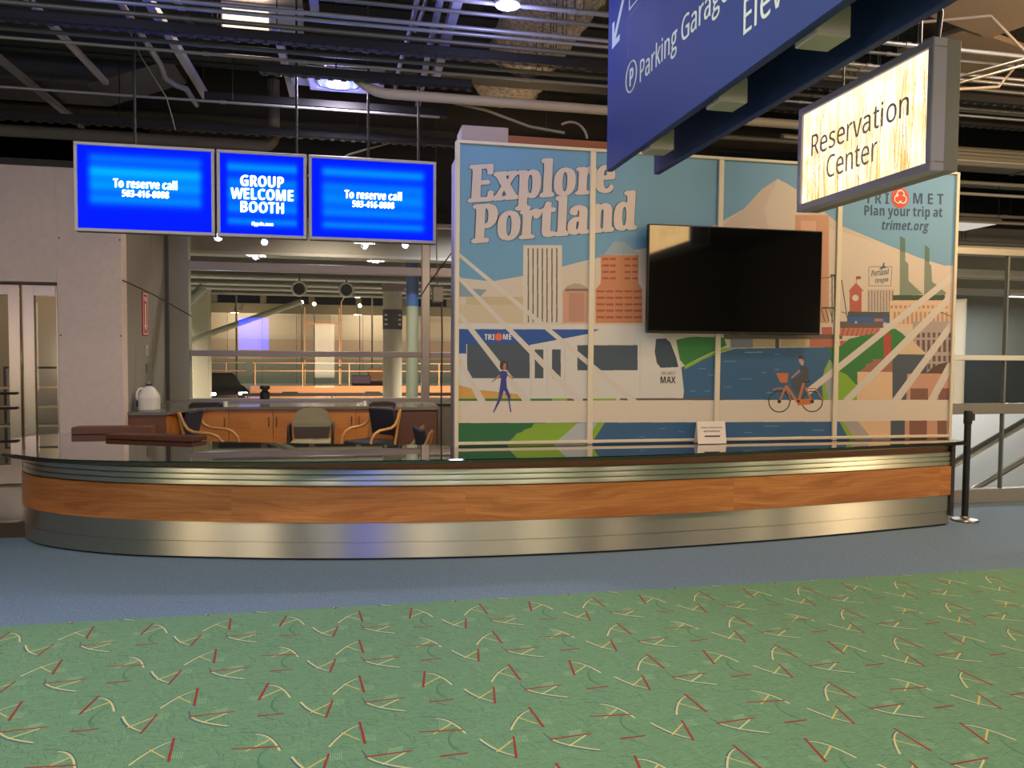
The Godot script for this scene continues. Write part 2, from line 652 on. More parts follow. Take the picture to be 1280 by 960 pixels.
func carpet_image() -> Image:
	# one repeat of the carpet: 0.787 m by 1 m, dyed strokes on green pile
	var w := 800
	var h := 1016
	var sc := Vector2(w / 0.787, h / 1.0)
	var img := Image.create(w, h, false, Image.FORMAT_RGB8)
	var base := Color("668f6c")
	for y in h:
		for x in w:
			var k := rng.randf_range(0.84, 1.16)
			img.set_pixel(x, y, Color(base.r * k, base.g * k, base.b * k))
	var dark := Color(0.27, 0.44, 0.34, 0.55)
	var pale := Color(0.50, 0.68, 0.50, 0.4)
	# faint tufts of darker and lighter green
	for i in 900:
		var p := Vector2(rng.randf() * 0.787, rng.randf())
		var a := rng.randf_range(-0.5, 0.5) + (1.2 if rng.randf() < 0.35 else 0.0)
		var d := Vector2(cos(a), sin(a)) * rng.randf_range(0.02, 0.06)
		stroke(img, [p, p + d], 0.003, 0.003, dark if rng.randf() < 0.6 else pale, sc)
	# arcs of dark green in each half of the repeat
	for row in 2:
		for i in 4:
			var c := Vector2(0.34 + 0.02 * i, 0.32 + 0.5 * row)
			var pts := []
			for k in 9:
				var a := 2.3 + k * 0.22
				pts.append(c + Vector2(cos(a), sin(a)) * (0.09 + i * 0.022))
			stroke(img, pts, 0.005, 0.004, Color(0.26, 0.46, 0.34, 0.3), sc)
	var red := Color(0.56, 0.19, 0.17, 0.85)
	var yel := Color(0.80, 0.78, 0.54, 0.85)
	var yel2 := Color(0.78, 0.72, 0.42, 0.85)
	var navy := Color(0.26, 0.38, 0.44, 0.6)
	var hat := Color(0.64, 0.78, 0.62, 0.42)
	for row in 2:
		var z := 0.5 * row
		# A: long red bar with a bow below it
		var o := Vector2(0.681, 0.387 + z)
		hatch(img, o + Vector2(0.10, -0.05), Vector2(0.008, -0.002), Vector2(-0.012, 0.06), hat, sc, 8)
		stroke(img, bow(o + Vector2(0.0, 0.012), o + Vector2(0.07, 0.078), o + Vector2(0.184, 0.132)), 0.007, 0.011, navy, sc)
		stroke(img, bow(o + Vector2(0.009, 0.002), o + Vector2(0.073, 0.064), o + Vector2(0.184, 0.122)), 0.008, 0.009, yel, sc)
		stroke(img, [o + Vector2(0.161, -0.004), o + Vector2(0.068, 0.068)], 0.009, 0.008, yel, sc)
		stroke(img, [o + Vector2(-0.015, -0.054), o + Vector2(0.005, 0.001)], 0.008, 0.008, navy, sc)
		stroke(img, [o, o + Vector2(0.191, -0.016)], 0.013, 0.010, red, sc)
		# B: short red bar
		o = Vector2(0.202, 0.438 + z)
		stroke(img, [o + Vector2(0.031, 0.018), o + Vector2(0.077, 0.05)], 0.008, 0.004, navy, sc)
		stroke(img, [o, o + Vector2(0.107, -0.006)], 0.014, 0.011, red, sc)
		# C: upright red bar, bow to its left
		o = Vector2(0.53, 0.334 + z)
		hatch(img, o + Vector2(0.008, 0.0), Vector2(0.009, 0.0), Vector2(0.0, 0.055), hat, sc, 6)
		stroke(img, bow(o + Vector2(-0.150, 0.008), o + Vector2(-0.096, 0.108), o + Vector2(-0.02, 0.166)), 0.012, 0.006, navy, sc)
		stroke(img, bow(o + Vector2(-0.147, -0.002), o + Vector2(-0.090, 0.098), o + Vector2(-0.022, 0.158)), 0.011, 0.006, yel, sc)
		stroke(img, [o + Vector2(-0.004, 0.024), o + Vector2(-0.094, 0.11)], 0.007, 0.010, yel2, sc)
		stroke(img, [o, o + Vector2(-0.024, 0.173)], 0.010, 0.012, red, sc)
		# D: leaning red bar, arch to its left
		o = Vector2(0.657, 0.079 + z)
		hatch(img, o + Vector2(0.013, 0.12), Vector2(0.010, 0.002), Vector2(0.004, 0.05), hat, sc, 6)
		stroke(img, bow(o + Vector2(-0.130, 0.196), o + Vector2(-0.071, 0.078), o + Vector2(-0.006, 0.024)), 0.011, 0.006, navy, sc)
		stroke(img, bow(o + Vector2(-0.126, 0.194), o + Vector2(-0.067, 0.085), o + Vector2(-0.006, 0.029)), 0.011, 0.006, yel, sc)
		stroke(img, [o + Vector2(-0.076, 0.084), o + Vector2(0.001, 0.163)], 0.008, 0.006, yel2, sc)
		stroke(img, [o, o + Vector2(0.022, 0.194)], 0.011, 0.014, red, sc)
		# E: arch with a red bar that swings every second row
		o = Vector2(0.207, 0.084 + z)
		stroke(img, bow(o + Vector2(0.008, 0.020), o + Vector2(0.068, 0.060), o + Vector2(0.124, 0.178)), 0.006, 0.012, navy, sc)
		stroke(img, bow(o + Vector2(0.007, 0.026), o + Vector2(0.067, 0.069), o + Vector2(0.120, 0.181)), 0.007, 0.011, yel, sc)
		stroke(img, [o + Vector2(-0.018, 0.165), o + Vector2(0.075, 0.079)], 0.008, 0.010, yel2, sc)
		stroke(img, [o + Vector2(-0.063, -0.008), o + Vector2(0.008, 0.011)], 0.006, 0.006, navy, sc)
		if row == 1:
			hatch(img, o + Vector2(-0.07, 0.13), Vector2(0.010, 0.002), Vector2(0.0, 0.05), hat, sc, 5)
			stroke(img, [o, o + Vector2(-0.024, 0.185)], 0.012, 0.014, red, sc)
		else:
			hatch(img, o + Vector2(0.02, 0.05), Vector2(0.010, 0.0), Vector2(-0.006, 0.07), hat, sc, 5)
			stroke(img, [o + Vector2(-0.078, 0.135), o + Vector2(0.11, 0.151)], 0.010, 0.012, red, sc)
	return img

func hatch(img: Image, at: Vector2, step: Vector2, line: Vector2, c: Color, sc: Vector2, n: int) -> void:
	for i in n:
		stroke(img, [at + step * i, at + step * i + line], 0.004, 0.003, c, sc)

# ------------------------------------------------------------------ windows and doors
func build_windows_and_door() -> void:
	var alu := steel("9a968e", 0.45, 0.0)
	var w := setting("window_1", "aluminium framed window wall behind the back counter", "window")
	var st := new_st()
	block(st, SIDE_X, -2.52, 0.9, 3.75, WIN_Z - 0.14, WIN_Z + 0.03, 0.006)
	part("mullion", st, mat("8a8a7e", 0.5), w, "wide grey post at the wall")
	st = new_st()
	block(st, SIDE_X + 0.0, SIDE_X + 0.05, 0.9, 3.75, WIN_Z + 0.03, WIN_Z + 0.07, 0.004)
	part("mullion", st, mat("4a4a46", 0.5), w)
	st = new_st()
	block(st, 1.02, 1.15, 0.9, 3.75, WIN_Z - 0.14, WIN_Z + 0.03, 0.006)
	part("mullion", st, alu, w)
	st = new_st()
	block(st, 3.4, 3.5, 0.9, 3.75, WIN_Z - 0.14, WIN_Z + 0.03, 0.006)
	part("mullion", st, alu, w)
	for span in [[-2.52, 1.02], [1.15, 3.4], [3.5, 6.0]]:
		for y in [[1.58, 1.67], [2.90, 3.03], [3.68, 3.75]]:
			st = new_st()
			block(st, span[0], span[1], y[0], y[1], WIN_Z - 0.12, WIN_Z + 0.02, 0.006)
			part("transom", st, mat("8b827c", 0.4, 0.4), w)
		for y in [[0.92, 1.58], [1.67, 2.90], [3.03, 3.68]]:
			st = new_st()
			quad(st, Vector3(span[0], y[0], WIN_Z - 0.05), Vector3(span[1], y[0], WIN_Z - 0.05), Vector3(span[1], y[1], WIN_Z - 0.05), Vector3(span[0], y[1], WIN_Z - 0.05), Vector3.BACK)
			part("pane", st, glass(0.04), w)
	st = new_st()
	block(st, SIDE_X, 6.0, 0.82, 0.92, WIN_Z - 0.2, WIN_Z + 0.06, 0.006)
	part("window_sill", st, mat("8d8a80", 0.35, 0.3), w)
	# glass doors at the far left
	var d := setting("door_1", "steel framed glass double door in the white wall", "door")
	var zc := WALL_Z - 0.09
	var bs := steel("c4b9a8", 0.32, 0.8)
	for leaf in [[-4.72, -4.02, 0], [-3.99, -3.60, 1]]:
		st = new_st()
		var sw := 0.13
		if leaf[2] == 0:
			block(st, leaf[1] - sw, leaf[1], 0.02, 2.45, zc - 0.03, zc + 0.03, 0.005)
			block(st, leaf[0], leaf[0] + 0.05, 0.02, 2.45, zc - 0.03, zc + 0.03, 0.005)
		else:
			block(st, leaf[0], leaf[0] + sw, 0.02, 2.45, zc - 0.03, zc + 0.03, 0.005)
			block(st, leaf[1] - 0.02, leaf[1], 0.02, 2.45, zc - 0.03, zc + 0.03, 0.005)
		block(st, leaf[0] + 0.05, leaf[1] - 0.02, 2.32, 2.45, zc - 0.028, zc + 0.028, 0.005)
		block(st, leaf[0] + 0.05, leaf[1] - 0.02, 0.02, 0.26, zc - 0.028, zc + 0.028, 0.005)
		var df := part("door_frame", st, bs, d, "brushed steel door frame")
		st = new_st()
		quad(st, Vector3(leaf[0] + 0.05, 0.26, zc), Vector3(leaf[1] - 0.02, 0.26, zc), Vector3(leaf[1] - 0.02, 2.32, zc), Vector3(leaf[0] + 0.05, 2.32, zc), Vector3.BACK)
		part("pane", st, glass(0.05), df)
	for y in [0.95, 1.13]:
		st = new_st()
		tube(st, [Vector3(-4.5, y, zc + 0.09), Vector3(-4.06, y, zc + 0.09), Vector3(-4.06, y, zc + 0.03)], 0.016, 8)
		part("door_handle", st, mat("2a2826", 0.35, 0.6), d, "black push bar")
	st = new_st()
	block(st, -4.75, -3.58, 2.455, 2.475, WALL_Z - 0.16, WALL_Z + 0.006, 0.003)
	part("door_head", st, mat("4a443e", 0.6), d)
	# store room seen through the glass
	var r := thing("shelf_rack", "dark storage rack with three pale shelf edges behind the glass door", "rack", Vector3(-4.2, 0, -11.7))
	for y in [0.62, 0.88, 1.14]:
		st = new_st()
		block(st, -0.65, 0.75, y - 0.02, y, -0.2, 0.2, 0.004)
		var sh := part("shelf", st, mat("3a3936", 0.6), r)
		st = new_st()
		block(st, -0.65, 0.75, y - 0.022, y + 0.008, 0.2, 0.215, 0.003)
		part("shelf_edge", st, mat("c9b48c", 0.4, 0.3), sh, "pale metal shelf edge")
	for x in [-0.66, 0.76]:
		for z in [-0.19, 0.19]:
			st = new_st()
			block(st, x - 0.015, x + 0.015, 0.0, 1.42, z - 0.015, z + 0.015, 0.003)
			part("post", st, mat("2a2a28", 0.5, 0.4), r)
	st = new_st()
	block(st, -0.66, 0.76, 1.39, 1.42, -0.2, -0.18, 0.003)
	part("rail", st, mat("2a2a28", 0.5, 0.4), r)
	st = new_st()
	cbox(st, Vector3(0, 0.11, 0), Vector3(0.3, 0.22, 0.3), 0.01)
	single("storage_bin", st, mat("55534e", 0.6), "grey storage bin on the lowest shelf of the rack", "bin", Vector3(-3.9, 0.63, -11.7))
	st = new_st()
	cbox(st, Vector3(0, 0.25, 0), Vector3(0.36, 0.5, 0.03), 0.006)
	single("notice_board", st, mat("b59a72", 0.7), "small tan notice board on the store room wall", "board", Vector3(-3.98, 1.66, WIN_Z + 0.02))
	var g := thing("wall_lamp", "small bright wall lamp in the store room behind the glass door", "light", Vector3(-4.0, 1.55, -12.3))
	st = new_st()
	lathe(st, Vector3.ZERO, [[0.0, -0.05], [0.05, -0.03], [0.06, 0.0], [0.05, 0.03], [0.0, 0.05]], 14)
	part("bulb", st, glow(Color(1, 0.95, 0.85), 4.0), g)
	st = new_st()
	lathe(st, Vector3(0, 0.0, -0.06), [[0.07, 0.0], [0.07, 0.03], [0.03, 0.035]], 14, Basis(Vector3.RIGHT, PI / 2))
	part("mount", st, mat("8a857c", 0.4, 0.5), g)
	omni(g, Vector3.ZERO, 0.5, Color(1, 0.95, 0.85), 0.04)
	# a lamp of the store room, above the door head
	var t := thing("ceiling_light", "round ceiling light in the store room behind the glass door", "light", Vector3(-4.4, 3.2, -11.3))
	st = new_st()
	lathe(st, Vector3.ZERO, [[0.16, 0.0], [0.2, 0.04], [0.2, 0.08], [0.0, 0.08]], 20)
	part("housing", st, mat("cfc8ba", 0.5), t)
	st = new_st()
	lathe(st, Vector3.ZERO, [[0.0, -0.02], [0.12, -0.012], [0.16, 0.0]], 20)
	part("light_diffuser", st, glow(LAMP_WARM, 4.0), t)
	area_light(t, Vector3(0, -0.04, 0), Vector2(0.25, 0.25), Vector3.DOWN, 2.0, LAMP_WARM)

# ------------------------------------------------------------------ the long curved counter
func build_counter() -> void:
	var c := thing("reception_counter", "long curved reception counter of wood and brushed steel with black glossy top", "counter", Vector3(1.4, 0, -6.3))
	var off := Vector2(-1.4, 6.3)
	var ctrl := []
	for p in [[-2.62, -8.5], [-2.95, -7.98], [-2.93, -7.48], [-2.72, -7.12], [-2.38, -6.85], [-1.92, -6.61], [-1.44, -6.45], [-0.6, -6.24], [0.1, -6.12], [0.85, -6.045], [1.6, -6.02], [2.3, -6.03], [3.42, -6.11], [4.1, -6.19], [4.74, -6.28], [5.74, -6.44]]:
		ctrl.append(Vector2(p[0], p[1]) + off)
	var path := spline(ctrl, 0.06)
	var last := path.size() - 1
	# plinth
	var st := new_st()
	sweep(st, path, 0, last, [[-0.10, 0.0], [-0.045, 0.0], [-0.045, 0.03], [-0.10, 0.03]])
	part("plinth", st, mat("17181a", 0.7), c, "black recessed plinth")
	# steel skirt in sheets
	var seams := [0, nearest(path, Vector2(-2.25, -6.78) + off), nearest(path, Vector2(-1.42, -6.45) + off), nearest(path, Vector2(0.78, -6.05) + off), nearest(path, Vector2(2.9, -6.07) + off), nearest(path, Vector2(4.4, -6.23) + off), last]
	for i in seams.size() - 1:
		st = new_st()
		sweep(st, path, seams[i], seams[i + 1], [[-0.05, 0.018], [-0.018, 0.018], [-0.014, 0.022], [-0.014, 0.143], [-0.019, 0.146], [-0.019, 0.150], [-0.011, 0.153], [-0.011, 0.305], [-0.05, 0.305]])
		part("steel_skirt", st, steel("cdc7b8", 0.33, -0.97), c, "brushed steel skirt sheet")
	# wood band in three veneers
	var wood := wood_image(1024, 256, Color("8a4c20"), Color("cf8c4c"), 0.9)
	var wm := textured("counter_wood", wood, 0.32)
	wm.uv1_scale = Vector3(0.42, 1.6, 1)
	var wcut := [0, nearest(path, Vector2(-2.40, -6.86) + off), nearest(path, Vector2(0.85, -6.045) + off), last]
	for i in 3:
		st = new_st()
		sweep(st, path, wcut[i], wcut[i + 1], [[-0.03, 0.306], [0.0, 0.306], [0.004, 0.310], [0.004, 0.592], [0.0, 0.596], [-0.03, 0.596]])
		var o := part("wood_band", st, wm, c, "orange brown veneer band")
		if i == 1:
			var m2: StandardMaterial3D = wm.duplicate()
			m2.uv1_offset = Vector3(0.37, 0.21, 0)
			o.material_override = m2
	# three steel rails
	st = new_st()
	sweep(st, path, 0, last, [[-0.07, 0.597], [-0.045, 0.597], [-0.045, 0.735], [-0.07, 0.735]])
	part("rail_backing", st, mat("3c3a33", 0.5, 0.3), c)
	for y in [0.602, 0.648, 0.694]:
		st = new_st()
		sweep(st, path, 0, last, [[-0.044, y], [-0.012, y], [-0.007, y + 0.004], [-0.006, y + 0.020], [-0.007, y + 0.037], [-0.012, y + 0.041], [-0.044, y + 0.041]])
		part("steel_rail", st, steel("dfe0cf", 0.36, -0.97), c)
	# brown fascia under the top
	st = new_st()
	sweep(st, path, 0, last, [[-0.08, 0.736], [-0.05, 0.736], [-0.03, 0.802], [-0.08, 0.802]])
	part("fascia", st, mat("8a5c3e", 0.55), c, "dark brown fascia under the top")
	# core that closes the counter at the back
	var back := PackedVector2Array([Vector2(5.74, -6.62) + off, Vector2(0.8, -6.62) + off, Vector2(-0.3, -6.92) + off, Vector2(-1.35, -7.28) + off, Vector2(-1.9, -7.6) + off, Vector2(-2.2, -8.3) + off])
	var inner := offset_path(path, -0.07)
	inner.append_array(back)
	st = new_st()
	prism(st, inner, func(p: Vector2) -> Vector3: return Vector3(p.x, 0.03, p.y), Vector3(0, 0.77, 0))
	part("core", st, mat("5d3c26", 0.6), c)
	# end panel at the right, with a black edge
	st = new_st()
	block(st, 5.735 + off.x, 5.775 + off.x, 0.10, 0.80, -6.63 + off.y, -6.43 + off.y, 0.004)
	part("end_panel", st, mat("2a2422", 0.5), c)
	# glossy black top
	var topc := []
	for p in [[-2.35, -8.62], [-2.85, -8.3], [-3.16, -7.82], [-3.12, -7.3], [-2.86, -6.86], [-2.55, -6.56], [-2.16, -6.30], [-1.38, -6.08], [-0.58, -5.955], [0.2, -5.905], [0.84, -5.89], [1.5, -5.885], [2.25, -5.91], [3.4, -6.035], [4.1, -6.125], [4.72, -6.22], [5.5, -6.345], [5.86, -6.41]]:
		topc.append(Vector2(p[0], p[1]) + off)
	var tp := spline(topc, 0.07)
	var outline := PackedVector2Array(tp)
	for p in [[5.92, -6.435], [5.93, -6.47], [5.90, -6.53], [5.87, -6.655], [0.80, -6.655], [0.80, -6.80], [-0.33, -7.05], [-1.39, -7.38], [-1.95, -7.75], [-2.05, -8.4]]:
		outline.append(Vector2(p[0], p[1]) + off)
	st = new_st()
	prism(st, outline, func(p: Vector2) -> Vector3: return Vector3(p.x, 0.804, p.y), Vector3(0, 0.034, 0))
	sweep(st, tp, 0, tp.size() - 1, [[0.0, 0.804], [0.007, 0.809], [0.007, 0.832], [0.0, 0.838]], false)
	var gm := mat("0d0f11", 0.03)
	gm.metallic_specular = 1.0
	gm.clearcoat_enabled = true
	gm.clearcoat = 1.0
	gm.clearcoat_roughness = 0.02
	part("countertop", st, gm, c, "glossy black stone top")
	# low wooden ledge at the inner edge
	st = new_st()
	cbox(st, Vector3(-1.84, 0.861, -7.58) + Vector3(off.x, 0, off.y), Vector3(0.92, 0.045, 0.22), 0.006, Basis(Vector3.UP, deg_to_rad(-24)))
	part("ledge", st, mat("4f2c1c", 0.5), c, "brown wooden ledge on the inner edge")
	st = new_st()
	cbox(st, Vector3(-2.38, 0.873, -8.2) + Vector3(off.x, 0, off.y), Vector3(0.72, 0.07, 0.2), 0.006)
	part("ledge", st, mat("5e3822", 0.5), c, "brown wooden ledge on the inner edge")
	# paper notice standing on the top
	var n := thing("notice_card", "white folded paper notice standing on the black countertop before the mural", "card", Vector3(3.235, 0.844, -6.53))
	st = new_st()
	var lean := Basis(Vector3.RIGHT, deg_to_rad(-10))
	cbox(st, lean * Vector3(0, 0.105, 0), Vector3(0.285, 0.21, 0.002), 0.0005, lean)
	part("sheet", st, mat("ddd2c2", 0.8), n)
	st = new_st()
	var lean2 := Basis(Vector3.RIGHT, deg_to_rad(14))
	cbox(st, lean2 * Vector3(0, 0.104, 0) + Vector3(0, 0, -0.09), Vector3(0.285, 0.209, 0.002), 0.0005, lean2)
	part("back_sheet", st, mat("d2c7b7", 0.8), n)
	var fr := Transform3D(lean, lean * Vector3(0, 0, 0.0012))
	lettering("lettering", "Airport Information", "Droid Sans", true, Rect2(-0.105, 0.138, 0.215, 0.022), fr, mat("6a5f58", 0.8), n, 0.0, 0.0006)
	lettering("lettering", "and Assistance", "Droid Sans", true, Rect2(-0.08, 0.108, 0.165, 0.021), fr, mat("6a5f58", 0.8), n, 0.0, 0.0006)
	st = new_st()
	cbox(st, lean * Vector3(0.005, 0.07, 0.0016), Vector3(0.155, 0.013, 0.0008), 0.0002, lean)
	part("printed_bar", st, mat("2a2648", 0.8), n, "dark blue printed bar")
	# belt post at the right end
	var p := thing("stanchion", "black belt barrier post on a round base at the counter's right end", "post", Vector3(6.075, 0, -6.62))
	st = new_st()
	lathe(st, Vector3.ZERO, [[0.0, 0.0], [0.128, 0.0], [0.132, 0.012], [0.122, 0.022], [0.05, 0.035], [0.034, 0.05]], 28)
	part("base", st, mat("8b867c", 0.3, 0.8), p, "domed steel base")
	st = new_st()
	tube(st, [Vector3(0, 0.03, 0), Vector3(0, 1.0, 0)], 0.032, 16)
	part("pole", st, mat("141416", 0.35), p)
	st = new_st()
	lathe(st, Vector3.ZERO, [[0.036, 0.99], [0.04, 1.0], [0.04, 1.11], [0.036, 1.125], [0.0, 1.13]], 18)
	part("belt_head", st, mat("101012", 0.4), p)
	st = new_st()
	cbox(st, Vector3(0.05, 1.06, 0), Vector3(0.03, 0.07, 0.05), 0.004)
	part("belt_clip", st, mat("1a1a1c", 0.4), p)

func nearest(path: PackedVector2Array, q: Vector2) -> int:
	var best := 0
	for i in path.size():
		if path[i].distance_to(q) < path[best].distance_to(q): best = i
	return best

# ------------------------------------------------------------------ mural
const MURAL_Z := -6.68
const MURAL_W := 5.03
const MURAL_H := 2.68
const MURAL_TOP := 3.50
const MURAL_X := 0.87

func fill_poly(img: Image, pts: Array, k: float, c: Color) -> void:
	var n := pts.size() / 2
	var lo := 1e9
	var hi := -1e9
	for i in n:
		lo = minf(lo, pts[i * 2 + 1] * k)
		hi = maxf(hi, pts[i * 2 + 1] * k)
	for y in range(maxi(0, int(floor(lo))), mini(img.get_height() - 1, int(ceil(hi))) + 1):
		var yy := y + 0.5
		var xs := []
		for i in n:
			var ax: float = pts[i * 2] * k
			var ay: float = pts[i * 2 + 1] * k
			var j := (i + 1) % n
			var bx: float = pts[j * 2] * k
			var by: float = pts[j * 2 + 1] * k
			if (ay <= yy) != (by <= yy):
				xs.append(ax + (yy - ay) / (by - ay) * (bx - ax))
		xs.sort()
		for i in range(0, xs.size() - 1, 2):
			var x0 := maxi(0, int(round(xs[i])))
			var x1 := mini(img.get_width(), int(round(xs[i + 1])))
			if x1 > x0: img.fill_rect(Rect2i(x0, y, x1 - x0, 1), c)

func build_mural() -> void:
	# wall that carries the print
	var wc := setting("wall_centre", "partition behind the printed mural", "wall")
	var st := new_st()
	block(st, 0.88, 5.9, 0.0, 3.46, -7.3, -6.74, 0.004)
	part("partition", st, mat("8f887c", 0.8), wc)
	st = new_st()
	block(st, 0.93, 1.36, 3.46, 3.74, -7.3, -6.95, 0.004)
	part("white_block", st, mat("a09488", 0.8), wc, "pale plaster block")
	st = new_st()
	block(st, 1.36, 3.0, 3.46, 3.68, -7.3, -6.97, 0.004)
	part("plywood_header", st, mat("84502f", 0.75), wc, "brown plywood header")
	var w := thing("printed_mural", "wide printed city mural reading Explore Portland in a cream frame", "mural", Vector3(MURAL_X, 0, MURAL_Z))
	var img := Image.create(2048, 1092, false, Image.FORMAT_RGB8)
	img.fill(Color("6190ac"))
	var k := 2048.0 / (MURAL_W * 1000.0)
	for p in MURAL: fill_poly(img, p[1], k, Color.html(p[0]) * Color(0.86, 0.86, 0.88))
	var pm := textured("mural_print", img, 0.55)
	var cuts := [0.0, 1.22, 2.474, 3.727, MURAL_W]
	for i in 4:
		st = new_st()
		var x0: float = cuts[i]
		var x1: float = cuts[i + 1]
		var uv := Rect2(x0 / MURAL_W, 0.0, (x1 - x0) / MURAL_W, 1.0)
		var yt := MURAL_TOP
		var yb := MURAL_TOP - MURAL_H
		quad(st, Vector3(x0, yt, 0), Vector3(x1, yt, 0), Vector3(x1, yb, 0), Vector3(x0, yb, 0), Vector3.BACK, uv)
		part("print_panel", st, pm, w, "printed panel of the mural")
		st = new_st()
		block(st, x0 + 0.002, x1 - 0.002, 0.0, yt, -0.05, -0.001, 0.0005)
		part("panel_board", st, mat("b7ad9c", 0.7), w)
	var fm := mat("cfc3a8", 0.5)
	for x in [1.22, 2.474, 3.727]:
		st = new_st()
		block(st, x - 0.026, x + 0.026, 0.84, MURAL_TOP, -0.01, 0.016, 0.004)
		part("cover_strip", st, fm, w, "cream joint strip")
	for x in [-0.012, MURAL_W + 0.012]:
		st = new_st()
		block(st, x - 0.018, x + 0.018, 0.0, MURAL_TOP + 0.02, -0.055, 0.02, 0.004)
		part("frame_side", st, fm, w)
	for y in [MURAL_TOP + 0.012, 0.866]:
		st = new_st()
		block(st, 0.0, MURAL_W, y - 0.014, y + 0.014, -0.02, 0.018, 0.004)
		part("frame_rail", st, fm, w)
	# big slanted words, with their darker outline behind
	var face_m := mat("c4b6ac", 0.6)
	var edge_m := mat("4e7088", 0.7)
	var words := [["Explore", 0.075, 0.507, 6.6, Rect2(0.0, -0.10, 1.33, 0.43)], ["Portland", 0.125, 0.862, 6.9, Rect2(0.0, 0.0, 1.52, 0.345)]]
	for q in words:
		var turn := Basis(Vector3.BACK, deg_to_rad(q[3]))
		var at := Vector3(q[1], MURAL_TOP - q[2], 0.0)
		for d in [Vector3(-0.022, -0.010, 0.0003), Vector3(0.018, -0.013, 0.0003), Vector3(-0.020, 0.009, 0.0003), Vector3(0.022, 0.008, 0.0003)]:
			lettering("letter_outline", q[0], "Droid Serif", true, q[4], Transform3D(turn, at + d), edge_m, w, 0.16, 0.001)
		for d in [Vector3(-0.014, -0.003, 0.0016), Vector3(-0.004, 0.006, 0.0017), Vector3(0.006, -0.006, 0.0018), Vector3(0.015, 0.003, 0.0019)]:
			lettering("lettering", q[0], "Droid Serif", true, q[4], Transform3D(turn, at + d), face_m, w, 0.16, 0.0015)
	var ink := mat("27405c", 0.6)
	var fl := Transform3D(Basis(Vector3.BACK, 0.022), Vector3(0, MURAL_TOP, 0.0006))
	lettering("lettering", "T R I", "Droid Sans", true, Rect2(4.0, -0.421, 0.262, 0.105), fl, ink, w, 0.0, 0.001)
	lettering("lettering", "M E T", "Droid Sans", true, Rect2(4.535, -0.412, 0.345, 0.105), fl, ink, w, 0.0, 0.001)
	lettering("lettering", "Plan your trip at", "Droid Sans", true, Rect2(3.99, -0.571, 0.88, 0.135), fl, ink, w, 0.0, 0.001)
	lettering("lettering", "trimet.org", "Droid Sans", true, Rect2(4.17, -0.705, 0.53, 0.125), fl, ink, w, 0.18, 0.001)
	lettering("lettering", "MAX", "Droid Sans", true, Rect2(1.905, -2.098, 0.15, 0.062), Transform3D(Basis.IDENTITY, Vector3(0, MURAL_TOP, 0.0006)), mat("2c3036", 0.6), w, 0.0, 0.001)
	lettering("lettering", "TRI MET", "Droid Sans", false, Rect2(1.905, -2.02, 0.15, 0.03), Transform3D(Basis.IDENTITY, Vector3(0, MURAL_TOP, 0.0006)), mat("6a6a6a", 0.6), w, 0.0, 0.001)
	var pale := mat("dcd6c8", 0.6)
	lettering("lettering", "TRI", "Droid Sans", true, Rect2(0.235, -1.712, 0.092, 0.05), Transform3D(Basis.IDENTITY, Vector3(0, MURAL_TOP, 0.0006)), pale, w, 0.0, 0.001)
	lettering("lettering", "ME", "Droid Sans", true, Rect2(0.405, -1.708, 0.075, 0.05), Transform3D(Basis.IDENTITY, Vector3(0, MURAL_TOP, 0.0006)), pale, w, 0.0, 0.001)
	for q in [["Portland", 4.09, 1.045, 0.2], ["Oregon", 4.135, 1.125, 0.15]]:
		lettering("lettering", q[0], "Droid Serif", true, Rect2(0, 0, q[3], 0.06), Transform3D(Basis(Vector3.BACK, 0.14), Vector3(q[1], MURAL_TOP - q[2], 0.0006)), mat("4a5f70", 0.6), w, 0.3, 0.001)
	# round red emblem of three interlaced rings
	st = new_st()
	var lc := Vector3(4.392, MURAL_TOP - 0.262, 0.0)
	lathe(st, lc, [[0.098, 0.0005], [0.098, 0.0025], [0.0, 0.0025]], 32, Basis(Vector3.RIGHT, PI / 2))
	var em := part("emblem", st, mat("c8422e", 0.6), w, "round red emblem")
	for i in 3:
		var a := PI / 2 + TAU * i / 3.0
		st = new_st()
		tube(st, arc_points(lc + Vector3(cos(a), sin(a), 0) * 0.030 + Vector3(0, 0, 0.003), 0.040, a - 2.2, a + 2.2, Vector3.RIGHT, Vector3.UP, 20), 0.0075, 6)
		part("emblem_ring", st, mat("e8ddcc", 0.6), em)
	st = new_st()
	lathe(st, Vector3(0.365, MURAL_TOP - 1.685, 0.0), [[0.034, 0.0005], [0.034, 0.002], [0.0, 0.002]], 20, Basis(Vector3.RIGHT, PI / 2))
	part("emblem", st, mat("d8603c", 0.6), w, "small orange emblem on the printed train")

# ------------------------------------------------------------------ television
func build_television() -> void:
	var t := thing("television", "large black flat television mounted on the mural, switched off", "television", Vector3(3.46, 1.868, -6.62))
	var w := 1.755
	var h := 0.985
	var st := new_st()
	block(st, -w / 2, w / 2, 0, h, 0.02, 0.07, 0.006)
	part("case", st, mat("0b0b0c", 0.35), t)
	st = new_st()
	quad(st, Vector3(-w / 2 + 0.012, 0.02, 0.0708), Vector3(w / 2 - 0.012, 0.02, 0.0708), Vector3(w / 2 - 0.012, h - 0.012, 0.0708), Vector3(-w / 2 + 0.012, h - 0.012, 0.0708), Vector3.BACK)
	var sm := mat("060607", 0.06)
	sm.metallic_specular = 0.7
	part("screen_glass", st, sm, t, "glossy black screen")
	st = new_st()
	block(st, -0.3, 0.3, 0.25, 0.75, -0.042, 0.02, 0.004)
	part("wall_bracket", st, mat("1c1c1c", 0.6, 0.3), t)
	st = new_st()
	block(st, -0.03, 0.03, -0.006, 0.004, 0.045, 0.068, 0.002)
	part("status_window", st, mat("2a2a2c", 0.3), t)

